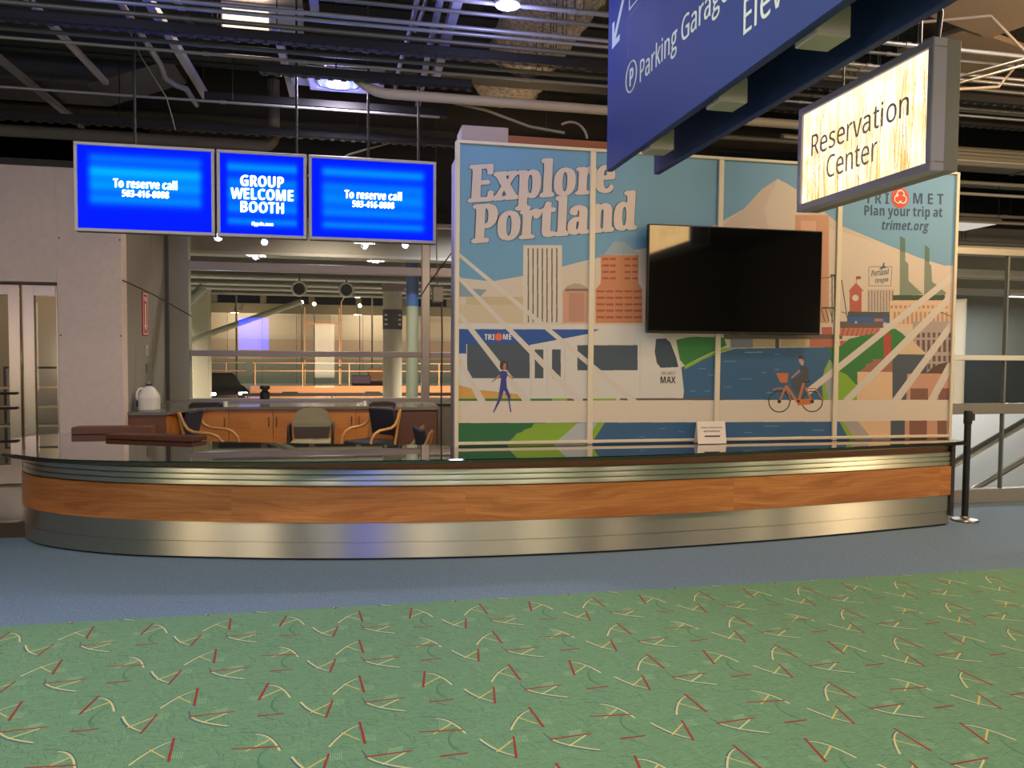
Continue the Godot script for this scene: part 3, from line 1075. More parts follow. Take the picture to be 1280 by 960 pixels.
# ------------------------------------------------------------------ three blue screens
func screen_image(w: int, h: int, bands: Array) -> Image:
	var img := Image.create(w, h, false, Image.FORMAT_RGB8)
	var deep := Color(0.0, 0.10, 1.0)
	var sky := Color(0.0, 0.62, 1.0)
	for y in h:
		for x in w:
			var u := float(x) / w
			var v := float(y) / h
			var inside := smoothstep(0.04, 0.12, u) * smoothstep(0.04, 0.12, 1.0 - u)
			var k := 0.0
			for b in bands: k += b[2] * exp(-pow((v - b[0]) / (b[1] * 0.62), 2.0))
			img.set_pixel(x, y, deep.lerp(sky, clampf(k * inside, 0.0, 1.0)))
	return img

func build_screens() -> void:
	var bands := [[0.14, 0.10, 0.5], [0.30, 0.14, 0.95], [0.47, 0.16, 0.8], [0.64, 0.12, 0.65]]
	var bands2 := [[0.16, 0.11, 0.75], [0.34, 0.12, 0.5], [0.5, 0.18, 0.7], [0.68, 0.12, 0.6], [0.84, 0.09, 0.65]]
	var data := [[-2.58, -1.345, bands, "leftmost wide blue screen above the counter reading To reserve call"], [-1.325, -0.49, bands2, "middle narrow blue screen above the counter reading Group Welcome Booth"], [-0.47, 0.783, bands2, "rightmost wide blue screen above the counter, next to the mural"]]
	for i in 3:
		var d = data[i]
		var t := thing("display_screen", d[3], "screen", Vector3((d[0] + d[1]) * 0.5, 2.775, -7.8), 0.0, "blue screens over the counter")
		var w: float = d[1] - d[0]
		var h := 0.825
		var st := new_st()
		block(st, -w / 2, w / 2, 0, h, -0.10, -0.01, 0.006)
		part("case", st, mat("4a4744", 0.6), t)
		st = new_st()
		for q in [[-w / 2, w / 2, 0.0, 0.03], [-w / 2, w / 2, h - 0.03, h], [-w / 2, -w / 2 + 0.03, 0.03, h - 0.03], [w / 2 - 0.03, w / 2, 0.03, h - 0.03]]:
			block(st, q[0], q[1], q[2], q[3], -0.012, 0.012, 0.004)
		part("bezel", st, mat("b5b0aa", 0.45, 0.1), t, "grey bezel")
		st = new_st()
		quad(st, Vector3(-w / 2 + 0.03, h - 0.03, 0), Vector3(w / 2 - 0.03, h - 0.03, 0), Vector3(w / 2 - 0.03, 0.03, 0), Vector3(-w / 2 + 0.03, 0.03, 0), Vector3.BACK)
		var m := StandardMaterial3D.new()
		m.albedo_color = Color(0.02, 0.02, 0.02)
		m.roughness = 0.8
		m.metallic_specular = 0.1
		m.emission_enabled = true
		m.emission = Color.WHITE
		m.emission_operator = BaseMaterial3D.EMISSION_OP_MULTIPLY
		m.emission_texture = ImageTexture.create_from_image(screen_image(192, 128, d[2]))
		m.emission_energy_multiplier = 1.15
		part("screen_panel", st, m, t, "glowing blue picture")
		var white := glow(Color(0.9, 1.0, 1.0), 1.6)
		var fr := Transform3D(Basis.IDENTITY, Vector3(0, 0, 0.001))
		if i == 1:
			fat_words("GROUP", Rect2(-0.20, 0.49, 0.4, 0.105), fr, white, t)
			fat_words("WELCOME", Rect2(-0.29, 0.365, 0.58, 0.105), fr, white, t)
			fat_words("BOOTH", Rect2(-0.20, 0.24, 0.4, 0.105), fr, white, t)
			fat_words("flypdx.com", Rect2(-0.1, 0.105, 0.2, 0.045), fr, white, t)
		else:
			fat_words("To reserve call", Rect2(-0.28, 0.42, 0.56, 0.085), fr, white, t)
			fat_words("503-416-8008", Rect2(-0.205, 0.335, 0.41, 0.065), fr, white, t)
		for x in [[-0.1], [0.32], [-0.05, 0.45]][i]:
			st = new_st()
			tube(st, [Vector3(x, h, -0.05), Vector3(x, CEIL - 2.775, -0.05)], 0.012, 8)
			part("hanger_pole", st, mat("2c2c2b", 0.6, 0.3), t)
		area_light(t, Vector3(0, h * 0.5, 0.02), Vector2(w - 0.1, h - 0.1), Vector3.BACK, 0.6 * w, Color(0.08, 0.22, 1.0))

func fat_words(words: String, ink: Rect2, frame: Transform3D, m: Material, parent: Node3D) -> void:
	# heavy glowing words: the same word drawn twice, a stroke apart
	for d in [-0.0035, 0.0035]:
		lettering("screen_lettering", words, "Droid Sans", true, ink, frame * Transform3D(Basis.IDENTITY, Vector3(d, d * 0.6, 0.0003 if d > 0.0 else 0.0)), m, parent, 0.0, 0.001)

# ------------------------------------------------------------------ hanging signs
func build_signs() -> void:
	# direction sign: two blue boards with grey spacers, hung along the walkway
	var s := thing("direction_sign", "large dark blue hanging sign reading Parking Garages and Elevators", "sign", Vector3(1.9, 3.09, -5.72))
	var bm := mat("2c3f78", 0.65)
	var length := 4.6
	var st := new_st()
	block(st, 0.0, 0.05, 0.0, 1.35, 0.0, length, 0.005)
	part("sign_board", st, bm, s, "blue board with white words")
	st = new_st()
	block(st, 0.39, 0.44, 0.0, 1.35, 0.0, length, 0.005)
	part("sign_board", st, mat("2c3f78", 0.65), s, "rear blue board")
	for z in [0.62, 1.62, 2.52, 3.6]:
		st = new_st()
		block(st, 0.05, 0.22, -0.02, 0.12, z, z + 0.17, 0.006)
		part("spacer", st, mat("b5ada2", 0.5), s, "pale grey spacer block")
	st = new_st()
	block(st, 0.05, 0.39, 0.25, 1.32, 0.3, length - 0.2, 0.004)
	part("core_box", st, mat("101216", 0.7), s, "black box between the boards")
	for z in [0.9, 3.6]:
		st = new_st()
		tube(st, [Vector3(0.22, 1.3, z), Vector3(0.22, CEIL - 3.09, z)], 0.02, 8)
		part("hanger_rod", st, mat("3a3a38", 0.5, 0.6), s)
	var face_frame := Transform3D(Basis(Vector3.BACK, Vector3.UP, Vector3.LEFT), Vector3(0, 0, 0))
	var pale := mat("d6e4cf", 0.6)
	lettering("lettering", "Parking Garages", "Droid Sans", false, Rect2(0.70, 0.40, 1.36, 0.20), face_frame, pale, s, 0.0, 0.002)
	lettering("lettering", "Elevators", "Droid Sans", false, Rect2(2.14, 0.185, 0.86, 0.185), face_frame, pale, s, 0.0, 0.002)
	# ringed letter P
	st = new_st()
	tube(st, arc_points(Vector3(-0.001, 0.545, 0.53), 0.105, 0, TAU, Vector3.BACK, Vector3.UP, 32), 0.006, 6, false)
	var pr := part("parking_ring", st, pale, s, "white ring around the letter P")
	lettering("lettering", "P", "Droid Sans", true, Rect2(0.495, 0.485, 0.075, 0.12), face_frame, pale, s, 0.0, 0.002)
	# arrow to lower left
	st = new_st()
	var at := func(p: Vector2) -> Vector3: return Vector3(-0.002, p.y, p.x)
	prism(st, PackedVector2Array([Vector2(0.10, 0.90), Vector2(0.27, 0.90), Vector2(0.27, 0.945), Vector2(0.175, 0.945), Vector2(0.40, 1.20), Vector2(0.365, 1.235), Vector2(0.145, 0.985), Vector2(0.145, 1.09), Vector2(0.10, 1.09)]), at, Vector3(0.002, 0, 0))
	part("arrow", st, pale, s, "white arrow to the lower left")
	# baggage pictogram: outlined box with a solid bag
	st = new_st()
	for q in [[0.46, 0.475, 1.03, 1.28], [0.685, 0.70, 1.03, 1.28], [0.475, 0.685, 1.03, 1.042], [0.475, 0.685, 1.268, 1.28]]:
		block(st, -0.002, 0.001, q[2], q[3], q[0], q[1], 0.0004)
	part("pictogram_frame", st, pale, s)
	st = new_st()
	block(st, -0.002, 0.001, 1.10, 1.17, 0.52, 0.63, 0.0004)
	block(st, -0.002, 0.001, 1.17, 1.19, 0.55, 0.60, 0.0004)
	part("pictogram_bag", st, pale, s)
	st = new_st()
	block(st, -0.002, 0.001, 0.985, 0.991, 0.46, 0.70, 0.0004)
	block(st, -0.002, 0.001, 0.70, 0.985, 0.452, 0.456, 0.0004)
	part("rule_line", st, mat("6f86b0", 0.6), s)
	# lit reservation sign
	var r := thing("lit_sign", "backlit box sign reading Reservation Center in a grey frame", "sign", Vector3(3.45, 2.82, -5.58))
	var z1 := 1.46
	var y1 := 0.81
	var fm := mat("b4adc0", 0.5)
	st = new_st()
	for q in [[0.0, 0.055, 0.0, z1], [y1 - 0.055, y1, 0.0, z1], [0.055, y1 - 0.055, 0.0, 0.05], [0.055, y1 - 0.055, z1 - 0.05, z1]]:
		block(st, 0.0, 0.10, q[0], q[1], q[2], q[3], 0.006)
	part("sign_frame", st, fm, r, "grey metal frame")
	st = new_st()
	block(st, 0.03, 0.20, 0.002, y1 - 0.002, 0.002, z1 - 0.002, 0.006)
	part("sign_box", st, mat("8a8580", 0.5), r, "grey sign box")
	var img := twig_image()
	st = new_st()
	quad(st, Vector3(0.02, y1 - 0.055, 0.05), Vector3(0.02, y1 - 0.055, z1 - 0.05), Vector3(0.02, 0.055, z1 - 0.05), Vector3(0.02, 0.055, 0.05), Vector3.LEFT)
	var m := StandardMaterial3D.new()
	m.albedo_color = Color(0.1, 0.1, 0.1)
	m.emission_enabled = true
	m.emission = Color.WHITE
	m.emission_operator = BaseMaterial3D.EMISSION_OP_MULTIPLY
	m.emission_texture = ImageTexture.create_from_image(img)
	m.emission_energy_multiplier = 1.5
	part("light_panel", st, m, r, "glowing cream panel with pressed twigs")
	var brown := glow(Color(0.22, 0.075, 0.04), 0.8)
	lettering("lettering", "Reservation", "Droid Sans", false, Rect2(0.165, 0.40, 1.07, 0.17), Transform3D(Basis(Vector3.BACK, Vector3.UP, Vector3.LEFT), Vector3(0.019, 0, 0)), brown, r, 0.0, 0.002)
	lettering("lettering", "Center", "Droid Sans", false, Rect2(0.37, 0.185, 0.57, 0.17), Transform3D(Basis(Vector3.BACK, Vector3.UP, Vector3.LEFT), Vector3(0.019, 0, 0)), brown, r, 0.0, 0.002)
	for z in [0.4, 1.2]:
		st = new_st()
		tube(st, [Vector3(0.12, y1, z), Vector3(0.12, CEIL - 2.82, z)], 0.008, 6)
		part("hanger_rod", st, mat("8a857c", 0.4, 0.6), r)
	st = new_st()
	tube(st, [Vector3(0.15, y1, 1.3), Vector3(0.15, y1 + 0.2, 1.33), Vector3(0.12, y1 + 0.5, 1.28), Vector3(0.14, CEIL - 2.82, 1.3)], 0.018, 8)
	part("power_conduit", st, mat("4a4845", 0.5, 0.4), r)
	area_light(r, Vector3(-0.01, y1 * 0.5, z1 * 0.5), Vector2(z1 - 0.12, y1 - 0.12), Vector3.LEFT, 1.6, Color(1.0, 0.80, 0.50))

func twig_image() -> Image:
	# translucent panel with pressed reeds and twigs
	var w := 384
	var h := 200
	var img := Image.create(w, h, false, Image.FORMAT_RGB8)
	for y in h:
		for x in w:
			var g := noise.get_noise_2d(x * 0.05, y * 0.006) * 0.5 + noise.get_noise_2d(x * 0.2 + 9.0, y * 0.012) * 0.3
			var p := clampf(0.80 + g * 1.1 + noise.get_noise_2d(x * 0.012 + 70.0, y * 0.01) * 0.6, 0.0, 1.0)
			img.set_pixel(x, y, Color(0.97, 0.68, 0.36).lerp(Color(1.0, 0.95, 0.82), p))
	for i in 46:
		var x := rng.randf() * w
		var y := float(h)
		var len_ := rng.randf_range(60, 190)
		var lean := rng.randf_range(-0.12, 0.12)
		var c := Color(0.45, 0.25, 0.08).lerp(Color(0.8, 0.55, 0.25), rng.randf())
		while y > h - len_:
			var xi := int(x)
			if xi >= 0 and xi < w and y >= 0 and y < h:
				img.set_pixel(xi, int(y), img.get_pixel(xi, int(y)).lerp(c, 0.85))
			y -= 1.0
			x += lean + rng.randf_range(-0.35, 0.35)
			if rng.randf() < 0.02:
				var sx := x
				var dir := 1.0 if rng.randf() < 0.5 else -1.0
				for k in 10:
					sx += dir * 0.6
					var yy := int(y) - k
					if sx > 0 and sx < w and yy > 0 and yy < h: img.set_pixel(int(sx), yy, img.get_pixel(int(sx), yy).lerp(c, 0.5))
	return img

# ------------------------------------------------------------------ pipes, trays and lamps under the ceiling
func pipe_x(x0: float, x1: float, y: float, z: float, r: float, m: Material, label: String, called := "ceiling_pipe", hangers := true) -> void:
	var t := thing(called, label, "pipe", Vector3(x0, y, z))
	var st := new_st()
	tube(st, [Vector3.ZERO, Vector3(x1 - x0, 0, 0)], r, 10)
	part("pipe_run", st, m, t)
	var x := 0.9
	while x < x1 - x0 - 0.3:
		st = new_st()
		lathe(st, Vector3(x, 0, 0), [[r + 0.001, -0.03], [r + 0.006, -0.028], [r + 0.006, 0.028], [r + 0.001, 0.03]], 10, Basis(Vector3.BACK, PI / 2))
		part("coupling", st, m, t)
		if hangers:
			st = new_st()
			tube(st, [Vector3(x + 0.1, r, 0), Vector3(x + 0.1, CEIL - y, 0)], 0.005, 5)
			part("hanger_rod", st, mat("3a3a3a", 0.5, 0.6), t)
		x += 3.1

func strut_z(x: float, y: float, z0: float, z1: float, w: float, m: Material, label: String) -> void:
	var t := thing("strut_channel", label, "strut", Vector3(x, y, z0))
	var st := new_st()
	var n := z1 - z0
	block(st, -w / 2, w / 2, -0.003, 0.003, 0, n, 0.001)
	block(st, -w / 2, -w / 2 + 0.004, 0, w, 0, n, 0.001)
	block(st, w / 2 - 0.004, w / 2, 0, w, 0, n, 0.001)
	part("channel", st, m, t)
	for z in [0.15, n - 0.15]:
		st = new_st()
		tube(st, [Vector3(0, 0, z), Vector3(0, CEIL - y, z)], 0.006, 6)
		part("hanger_rod", st, mat("3a3a3a", 0.5, 0.6), t)

func conduit(pts: Array, r: float, m: Material, label: String, called := "conduit") -> void:
	var base: Vector3 = pts[0]
	var loc := []
	for p in pts: loc.append(p - base)
	var st := new_st()
	tube(st, loc, r, 9)
	single(called, st, m, label, "pipe", base)

func studded_rail(x0: float, x1: float, y: float, z: float, label: String) -> void:
	# slotted channel with rows of bolts hanging below it
	var t := thing("slotted_rail", label, "rail", Vector3(x0, y, z))
	var st := new_st()
	block(st, 0, x1 - x0, -0.03, 0.05, -0.045, 0.045, 0.004)
	part("channel", st, mat("1b1b1b", 0.6, 0.3), t)
	st = new_st()
	var x := 0.05
	while x < x1 - x0:
		cbox(st, Vector3(x, -0.052, 0.02), Vector3(0.055, 0.01, 0.03), 0.002)
		cbox(st, Vector3(x, -0.04, 0.02), Vector3(0.015, 0.03, 0.015), 0.002)
		x += 0.12
	var b := part("bolts", st, mat("262626", 0.5, 0.4), t)
	b.set_meta("kind", "stuff")
	x = 0.7
	while x < x1 - x0:
		st = new_st()
		tube(st, [Vector3(x, 0.05, 0), Vector3(x, CEIL - y, 0)], 0.007, 6)
		part("hanger_rod", st, mat("2c2c2c", 0.5, 0.5), t)
		x += 2.6

func build_ceiling_services() -> void:
	var galv := mat("9a9a9e", 0.4, 0.45)
	var grey := mat("6d6d6a", 0.5, 0.4)
	var dark := mat("2b2b2a", 0.6, 0.3)
	var cream := mat("b0a68f", 0.6)
	# long runs parallel to the counter, front to back
	var runs := [[-6.05, 4.44, 0.020, "front"], [-6.31, 4.46, 0.016, "second"], [-6.58, 4.45, 0.018, "third"], [-6.70, 4.45, 0.018, "fourth"], [-6.93, 4.46, 0.021, "fifth"], [-7.03, 4.44, 0.017, "sixth"], [-7.14, 4.46, 0.017, "seventh"], [-7.46, 4.45, 0.019, "eighth"], [-7.73, 4.47, 0.015, "ninth"]]
	for i in runs.size():
		var q = runs[i]
		pipe_x(-8.5, 13.5, q[1], q[0], q[2], galv if i % 3 != 1 else grey, "long straight metal conduit under the ceiling, %s run from the front" % q[3])
	pipe_x(-8.5, 0.9, 4.30, -8.62, 0.014, galv, "thin pale conduit crossing behind the downlight")
	pipe_x(-8.5, 0.7, 4.72, -8.72, 0.03, dark, "thick dark pipe above the blue screens")
	pipe_x(3.0, 13.5, 4.3, -8.6, 0.03, mat("8d8a80", 0.5, 0.3), "pale pipe at the right behind the lit sign")
	pipe_x(3.0, 13.5, 4.2, -9.6, 0.02, mat("9a978c", 0.5, 0.3), "thin pale pipe at the right, far back")
	pipe_x(3.0, 13.5, 3.9, -10.4, 0.025, mat("a09c90", 0.5, 0.3), "lower pale pipe at the right, farthest back")
	var pale := mat("9a9890", 0.5, 0.2)
	var right_runs := [[4.62, -7.95, 0.03, "first"], [4.05, -8.05, 0.018, "second"], [4.5, -9.1, 0.045, "third"], [4.1, -9.25, 0.03, "fourth"], [3.75, -8.45, 0.02, "fifth"], [4.35, -10.3, 0.05, "sixth"], [3.7, -9.9, 0.025, "seventh"], [3.5, -10.6, 0.03, "eighth"], [3.55, -9.2, 0.015, "ninth"]]
	for q in right_runs:
		pipe_x(5.4, 13.5, q[0], q[1], q[2], pale, "pale service pipe over the escalator, %s of nine" % q[3], "service_pipe")
	var db := [[4.15, -8.75, 0.30, 0.22, "upper"], [3.55, -11.3, 0.4, 0.3, "lower"]]
	for q in db:
		var dt := thing("flat_duct", "long flat grey duct over the escalator, %s one" % q[4], "duct", Vector3(5.5, q[0], q[1]))
		var dst := new_st()
		block(dst, 0, 8.0, 0, q[3], -q[2] / 2, q[2] / 2, 0.01)
		part("duct_body", dst, mat("8d8a7e", 0.5, 0.3), dt)
		for k in 6:
			dst = new_st()
			block(dst, 0.6 + k * 1.3, 0.64 + k * 1.3, -0.015, q[3] + 0.015, -q[2] / 2 - 0.015, q[2] / 2 + 0.015, 0.004)
			part("flange", dst, mat("77756c", 0.5, 0.3), dt)
		for k in 3:
			dst = new_st()
			tube(dst, [Vector3(1.0 + k * 2.9, q[3], 0), Vector3(1.0 + k * 2.9, CEIL - q[0], 0)], 0.006, 6)
			part("hanger_rod", dst, mat("3a3a3a", 0.5, 0.6), dt)
	studded_rail(-8.5, 13.5, 4.36, -6.95, "long black slotted rail with bolts, nearest the mural")
	studded_rail(-1.6, 1.0, 4.38, -8.75, "short black slotted rail behind the round downlight")
	studded_rail(-0.9, 1.1, 4.3, -7.55, "short black slotted rail in front of the cream pipe")
	studded_rail(4.0, 13.5, 4.55, -8.2, "black slotted rail at the right behind the lit sign")
	studded_rail(-8.5, 2.0, 4.2, -9.3, "long thin black rail far behind the screens")
	# cream insulated pipe that turns up at its left end
	var bend := [Vector3(0.0, 4.33, -7.70), Vector3(0.08, 4.27, -7.69), Vector3(0.17, 4.225, -7.68), Vector3(0.28, 4.203, -7.67)]
	bend.append(Vector3(6.4, 4.2, -7.67))
	conduit(bend, 0.05, cream, "cream insulated pipe over the mural", "insulated_pipe")
	var b2 := [Vector3(-8.4, 4.12, -9.6), Vector3(-1.15, 4.12, -9.6)]
	b2.append_array(arc_points(Vector3(-1.1, 4.24, -9.6), 0.12, PI * 1.5, TAU, Vector3.RIGHT, Vector3.UP, 6))
	b2.append(Vector3(-0.98, 4.9, -9.6))
	conduit(b2, 0.07, mat("5a564c", 0.8), "beige drain pipe with an elbow behind the left screen", "drain_pipe")
	# struts and conduits that run away from the visitor
	var strut_m := mat("b9b7c6", 0.45, 0.25)
	strut_z(-1.71, 4.56, -9.4, -6.2, 0.07, strut_m, "wide strut channel over the left screen")
	strut_z(-2.69, 4.56, -9.15, -6.55, 0.05, strut_m, "narrow strut channel over the left end of the counter")
	strut_z(-3.53, 4.56, -11.0, -7.5, 0.06, mat("9d9ba4", 0.45, 0.3), "strut channel at the far left near the white wall")
	strut_z(-0.72, 4.56, -9.1, -7.2, 0.07, strut_m, "strut channel beside the round downlight")
	strut_z(-0.36, 4.58, -6.9, -5.9, 0.07, strut_m, "short strut channel in the middle of the top edge")
	strut_z(0.80, 4.52, -8.3, -5.9, 0.08, mat("b2aec6", 0.45, 0.25), "broad strut channel left of the white pendant")
	conduit([Vector3(-1.95, 4.6, -6.3), Vector3(-1.955, 4.56, -8.4), Vector3(-1.96, 4.5, -8.6), Vector3(-1.88, 4.47, -8.72), Vector3(-1.80, 4.47, -8.8), Vector3(-1.80, 4.47, -9.35)], 0.03, galv, "cranked conduit over the left screen")
	conduit([Vector3(0.50, 4.6, -5.9), Vector3(0.47, 4.58, -7.0), Vector3(0.42, 4.56, -7.8), Vector3(0.40, 4.53, -8.5)], 0.022, galv, "slim conduit left of the blue lit pipe")
	conduit([Vector3(0.60, 4.72, -5.9), Vector3(0.57, 4.70, -6.9), Vector3(0.53, 4.68, -7.3)], 0.018, galv, "thin bent conduit over the middle")
	conduit([Vector3(0.66, 4.56, -5.9), Vector3(0.67, 4.55, -7.3), Vector3(0.69, 4.54, -9.2)], 0.032, galv, "round pipe running back over the right screen")
	# bent cable
	conduit([Vector3(-2.15, 4.75, -8.0), Vector3(-2.12, 4.6, -8.3), Vector3(-1.95, 4.3, -8.6), Vector3(-1.93, 4.05, -8.9)], 0.006, mat("8a8a84", 0.7), "thin grey cable hanging behind the left screen", "cable")
	conduit([Vector3(-1.6, 4.72, -7.58), Vector3(-1.3, 4.6, -7.59), Vector3(-1.05, 4.57, -7.6), Vector3(-0.82, 4.68, -7.62)], 0.008, mat("4a4a48", 0.7), "slack dark cable in front of the bright ceiling lamp", "cable")
	conduit([Vector3(-1.0, 3.75, -9.6), Vector3(-0.5, 3.8, -9.6), Vector3(-0.1, 4.05, -9.5), Vector3(0.4, 4.2, -9.4)], 0.012, mat("77766f", 0.6), "grey cable sweeping up behind the screens", "cable")
	conduit([Vector3(0.7, 4.28, -7.9), Vector3(1.3, 4.17, -7.85), Vector3(1.75, 4.02, -7.8), Vector3(2.1, 3.95, -7.7)], 0.014, mat("8a8574", 0.6), "pale cable drooping over the mural's left end", "cable")
	var hook := arc_points(Vector3(2.0, 3.72, -7.1), 0.16, 0.1, 2.2, Vector3.RIGHT, Vector3.UP, 8)
	conduit(hook, 0.012, mat("8a8070", 0.5, 0.3), "small hooped cable over the plywood header", "cable")
	# dark duct with a sloping end at the left
	var d := thing("air_duct", "dark sheet metal duct with sloped end at upper left", "duct", Vector3(-6.0, 4.66, -9.5))
	var st := new_st()
	prism(st, PackedVector2Array([Vector2(0, 0), Vector2(3.0, 0), Vector2(3.9, 0.35), Vector2(3.9, 0.86), Vector2(0, 0.86)]), func(p: Vector2) -> Vector3: return Vector3(p.x, p.y, 0), Vector3(0, 0, -0.8))
	part("duct_body", st, mat("4c4a52", 0.5, 0.4), d)
	st = new_st()
	block(st, 1.48, 1.54, -0.01, 0.87, -0.81, 0.01, 0.004)
	part("flange", st, mat("3a393e", 0.5, 0.4), d)
	# deep beams
	for q in [[-8.95, "second"], [-11.3, "rear"]]:
		var bt := thing("ceiling_beam", "deep dark steel beam under the slab, %s from the front" % q[0 + 1], "beam", Vector3(0, 4.85, q[0]))
		st = new_st()
		block(st, -8.9, 13.9, 0.0, 0.04, -0.14, 0.14, 0.006)
		block(st, -8.9, 13.9, 0.04, 0.71, -0.02, 0.02, 0.004)
		block(st, -8.9, 13.9, 0.71, 0.75, -0.14, 0.14, 0.006)
		part("beam_body", st, mat("2f2e2b", 0.8), bt)
	# sprayed fireproofing on a sloping beam behind the conduits
	var fp := thing("sprayed_beam", "beam coated in rough grey sprayed fireproofing over the mural", "beam", Vector3(1.95, 5.0, -8.4))
	st = new_st()
	rough_slab(st, 0.45, 1.7)
	part("sprayed_coat", st, textured("spray", speckle_image(256, Color("8f867c"), 0.35, 0.6), 0.95, 1.2), fp)
	# square downlight, bluish white
	var l := thing("downlight", "square ceiling downlight with a round bluish lens above the blue screens", "light", Vector3(-0.2, 4.49, -8.30))
	st = new_st()
	for q in [[-0.30, 0.30, -0.30, -0.215], [-0.30, 0.30, 0.215, 0.30], [-0.30, -0.215, -0.215, 0.215], [0.215, 0.30, -0.215, 0.215]]:
		block(st, q[0], q[1], 0.0, 0.05, q[2], q[3], 0.004)
	part("housing", st, mat("c9c6d2", 0.5), l, "pale square housing")
	st = new_st()
	lathe(st, Vector3.ZERO, [[0.235, -0.006], [0.215, -0.008], [0.20, 0.0], [0.17, 0.14], [0.0, 0.16]], 32)
	part("reflector", st, mat("d5d8e8", 0.15, 0.9), l, "mirrored reflector")
	for s in [-1.0, 1.0]:
		st = new_st()
		block(st, s * 0.30, s * 0.48, 0.02, 0.09, -0.24, 0.22, 0.004)
		part("bracket", st, mat("a9a6b4", 0.5), l)
	for x in [-0.07, 0.08]:
		st = new_st()
		lathe(st, Vector3(x, 0.02, 0), [[0.0, 0.0], [0.03, 0.01], [0.035, 0.05], [0.02, 0.1], [0.0, 0.11]], 12)
		part("lamp_bulb", st, glow(Color(0.62, 0.74, 1.0), 3.5), l, "bluish lamp bulb")
	for x in [-0.25, 0.25]:
		st = new_st()
		tube(st, [Vector3(x, 0.05, 0), Vector3(x, CEIL - 4.49, 0)], 0.006, 6)
		part("hanger_rod", st, mat("3a3a3a", 0.5, 0.6), l)
	omni(l, Vector3(0, -0.06, 0), 0.7, Color(0.55, 0.58, 1.0), 0.12)
	area_light(l, Vector3(0, -0.02, 0), Vector2(0.3, 0.3), Vector3.DOWN, 6.0, Color(1.0, 0.93, 0.88))
	# linear lamp half hidden by the conduits
	var u := thing("linear_light", "bright warm ceiling lamp half hidden behind dark pipes", "light", Vector3(-0.95, 4.82, -8.35))
	st = new_st()
	block(st, -0.42, 0.40, 0.10, 0.42, -0.06, 0.0, 0.005)
	part("reflector", st, mat("b7b4be", 0.4, 0.3), u, "pale lamp reflector")
	st = new_st()
	block(st, -0.40, 0.05, 0.13, 0.38, 0.0, 0.012, 0.003)
	part("light_diffuser", st, glow(Color(1.0, 0.86, 0.72), 1.5), u, "glowing warm diffuser")
	st = new_st()
	block(st, -0.42, 0.40, 0.42, 0.45, -0.06, 0.20, 0.004)
	part("top_plate", st, mat("8d8a92", 0.5, 0.3), u)
	area_light(u, Vector3(-0.17, 0.25, 0.02), Vector2(0.42, 0.22), Vector3.BACK, 0.5, Color(1.0, 0.86, 0.72))
	# white cylinder pendants with a cool light; one shows at the top edge
	for q in [[1.15, -5.95, 0.6, "white cylindrical pendant lamp cut by the top edge of the picture"], [-2.2, -5.6, 0.5, "white cylindrical pendant lamp above the left end of the counter"]]:
		var p := thing("pendant_lamp", q[3], "light", Vector3(q[0], 4.385, q[1]), 0.0, "white cylinder pendants before the screens")
		st = new_st()
		lathe(st, Vector3.ZERO, [[0.085, 0.012], [0.095, 0.0], [0.10, 0.006], [0.10, 0.40], [0.06, 0.43], [0.0, 0.43]], 28)
		part("lamp_shade", st, mat("cfcbd2", 0.4), p)
		st = new_st()
		lathe(st, Vector3.ZERO, [[0.0, -0.012], [0.05, -0.006], [0.083, 0.006], [0.085, 0.012]], 24)
		part("light_lens", st, glow(Color(0.72, 0.72, 1.0), 1.2), p)
		st = new_st()
		tube(st, [Vector3(0, 0.43, 0), Vector3(0, CEIL - 4.385, 0)], 0.008, 6)
		part("pendant_rod", st, mat("50504e", 0.5, 0.5), p)
		omni(p, Vector3(0, -0.10, 0), q[2], Color(0.68, 0.68, 1.0), 0.08)
	# pendant at the right, outside the picture, that lights the pipes and the mural's right end
	var pr := thing("globe_pendant", "round glass pendant lamp hanging right of the counter", "light", Vector3(8.6, 3.7, -4.6))
	st = new_st()
	lathe(st, Vector3.ZERO, [[0.0, -0.14], [0.06, -0.127], [0.105, -0.092], [0.132, -0.045], [0.14, 0.0], [0.132, 0.045], [0.105, 0.092], [0.06, 0.127], [0.0, 0.14]], 20)
	part("glass_globe", st, glow(LAMP_WARM, 6.0), pr)
	st = new_st()
	tube(st, [Vector3(0, 0.14, 0), Vector3(0, CEIL - 3.7, 0)], 0.01, 8)
	part("pendant_rod", st, mat("50504e", 0.5, 0.5), pr)
	omni(pr, Vector3.ZERO, 7.0, Color(1.0, 0.82, 0.62), 0.13)
	# pale soffit panels and flexible conduit at the upper right
	for q in [[6.0, 5.05, -6.4, 1.5, 0.9, "front"], [6.9, 5.1, -7.6, 1.6, 0.8, "middle"], [5.6, 5.0, -8.3, 1.2, 0.7, "rear"]]:
		st = new_st()
		cbox(st, Vector3(0, 0.03, 0), Vector3(q[3], 0.06, q[4]), 0.01, Basis(Vector3.UP, 0.3))
		single("soffit_panel", st, mat("a8927c", 0.8), "beige board fixed under the slab at upper right, %s one" % q[5], "panel", Vector3(q[0], q[1], q[2]))
	conduit([Vector3(4.9, 4.7, -6.2), Vector3(5.6, 4.75, -6.0), Vector3(6.1, 4.5, -6.1), Vector3(6.0, 4.25, -6.3), Vector3(5.4, 4.2, -6.4)], 0.014, mat("b09a80", 0.6), "looping pale cable at the upper right", "cable")
	conduit([Vector3(4.2, 3.7, -5.0), Vector3(6.2, 4.35, -5.2), Vector3(8.0, 5.5, -5.4)], 0.012, mat("2a2624", 0.5), "straight dark bracing rod right of the lit sign", "rod")
	conduit([Vector3(4.2, 3.66, -5.05), Vector3(6.2, 4.31, -5.25), Vector3(8.0, 5.5, -5.45)], 0.010, mat("a08c78", 0.4, 0.4), "straight pale bracing rod right of the lit sign", "rod")

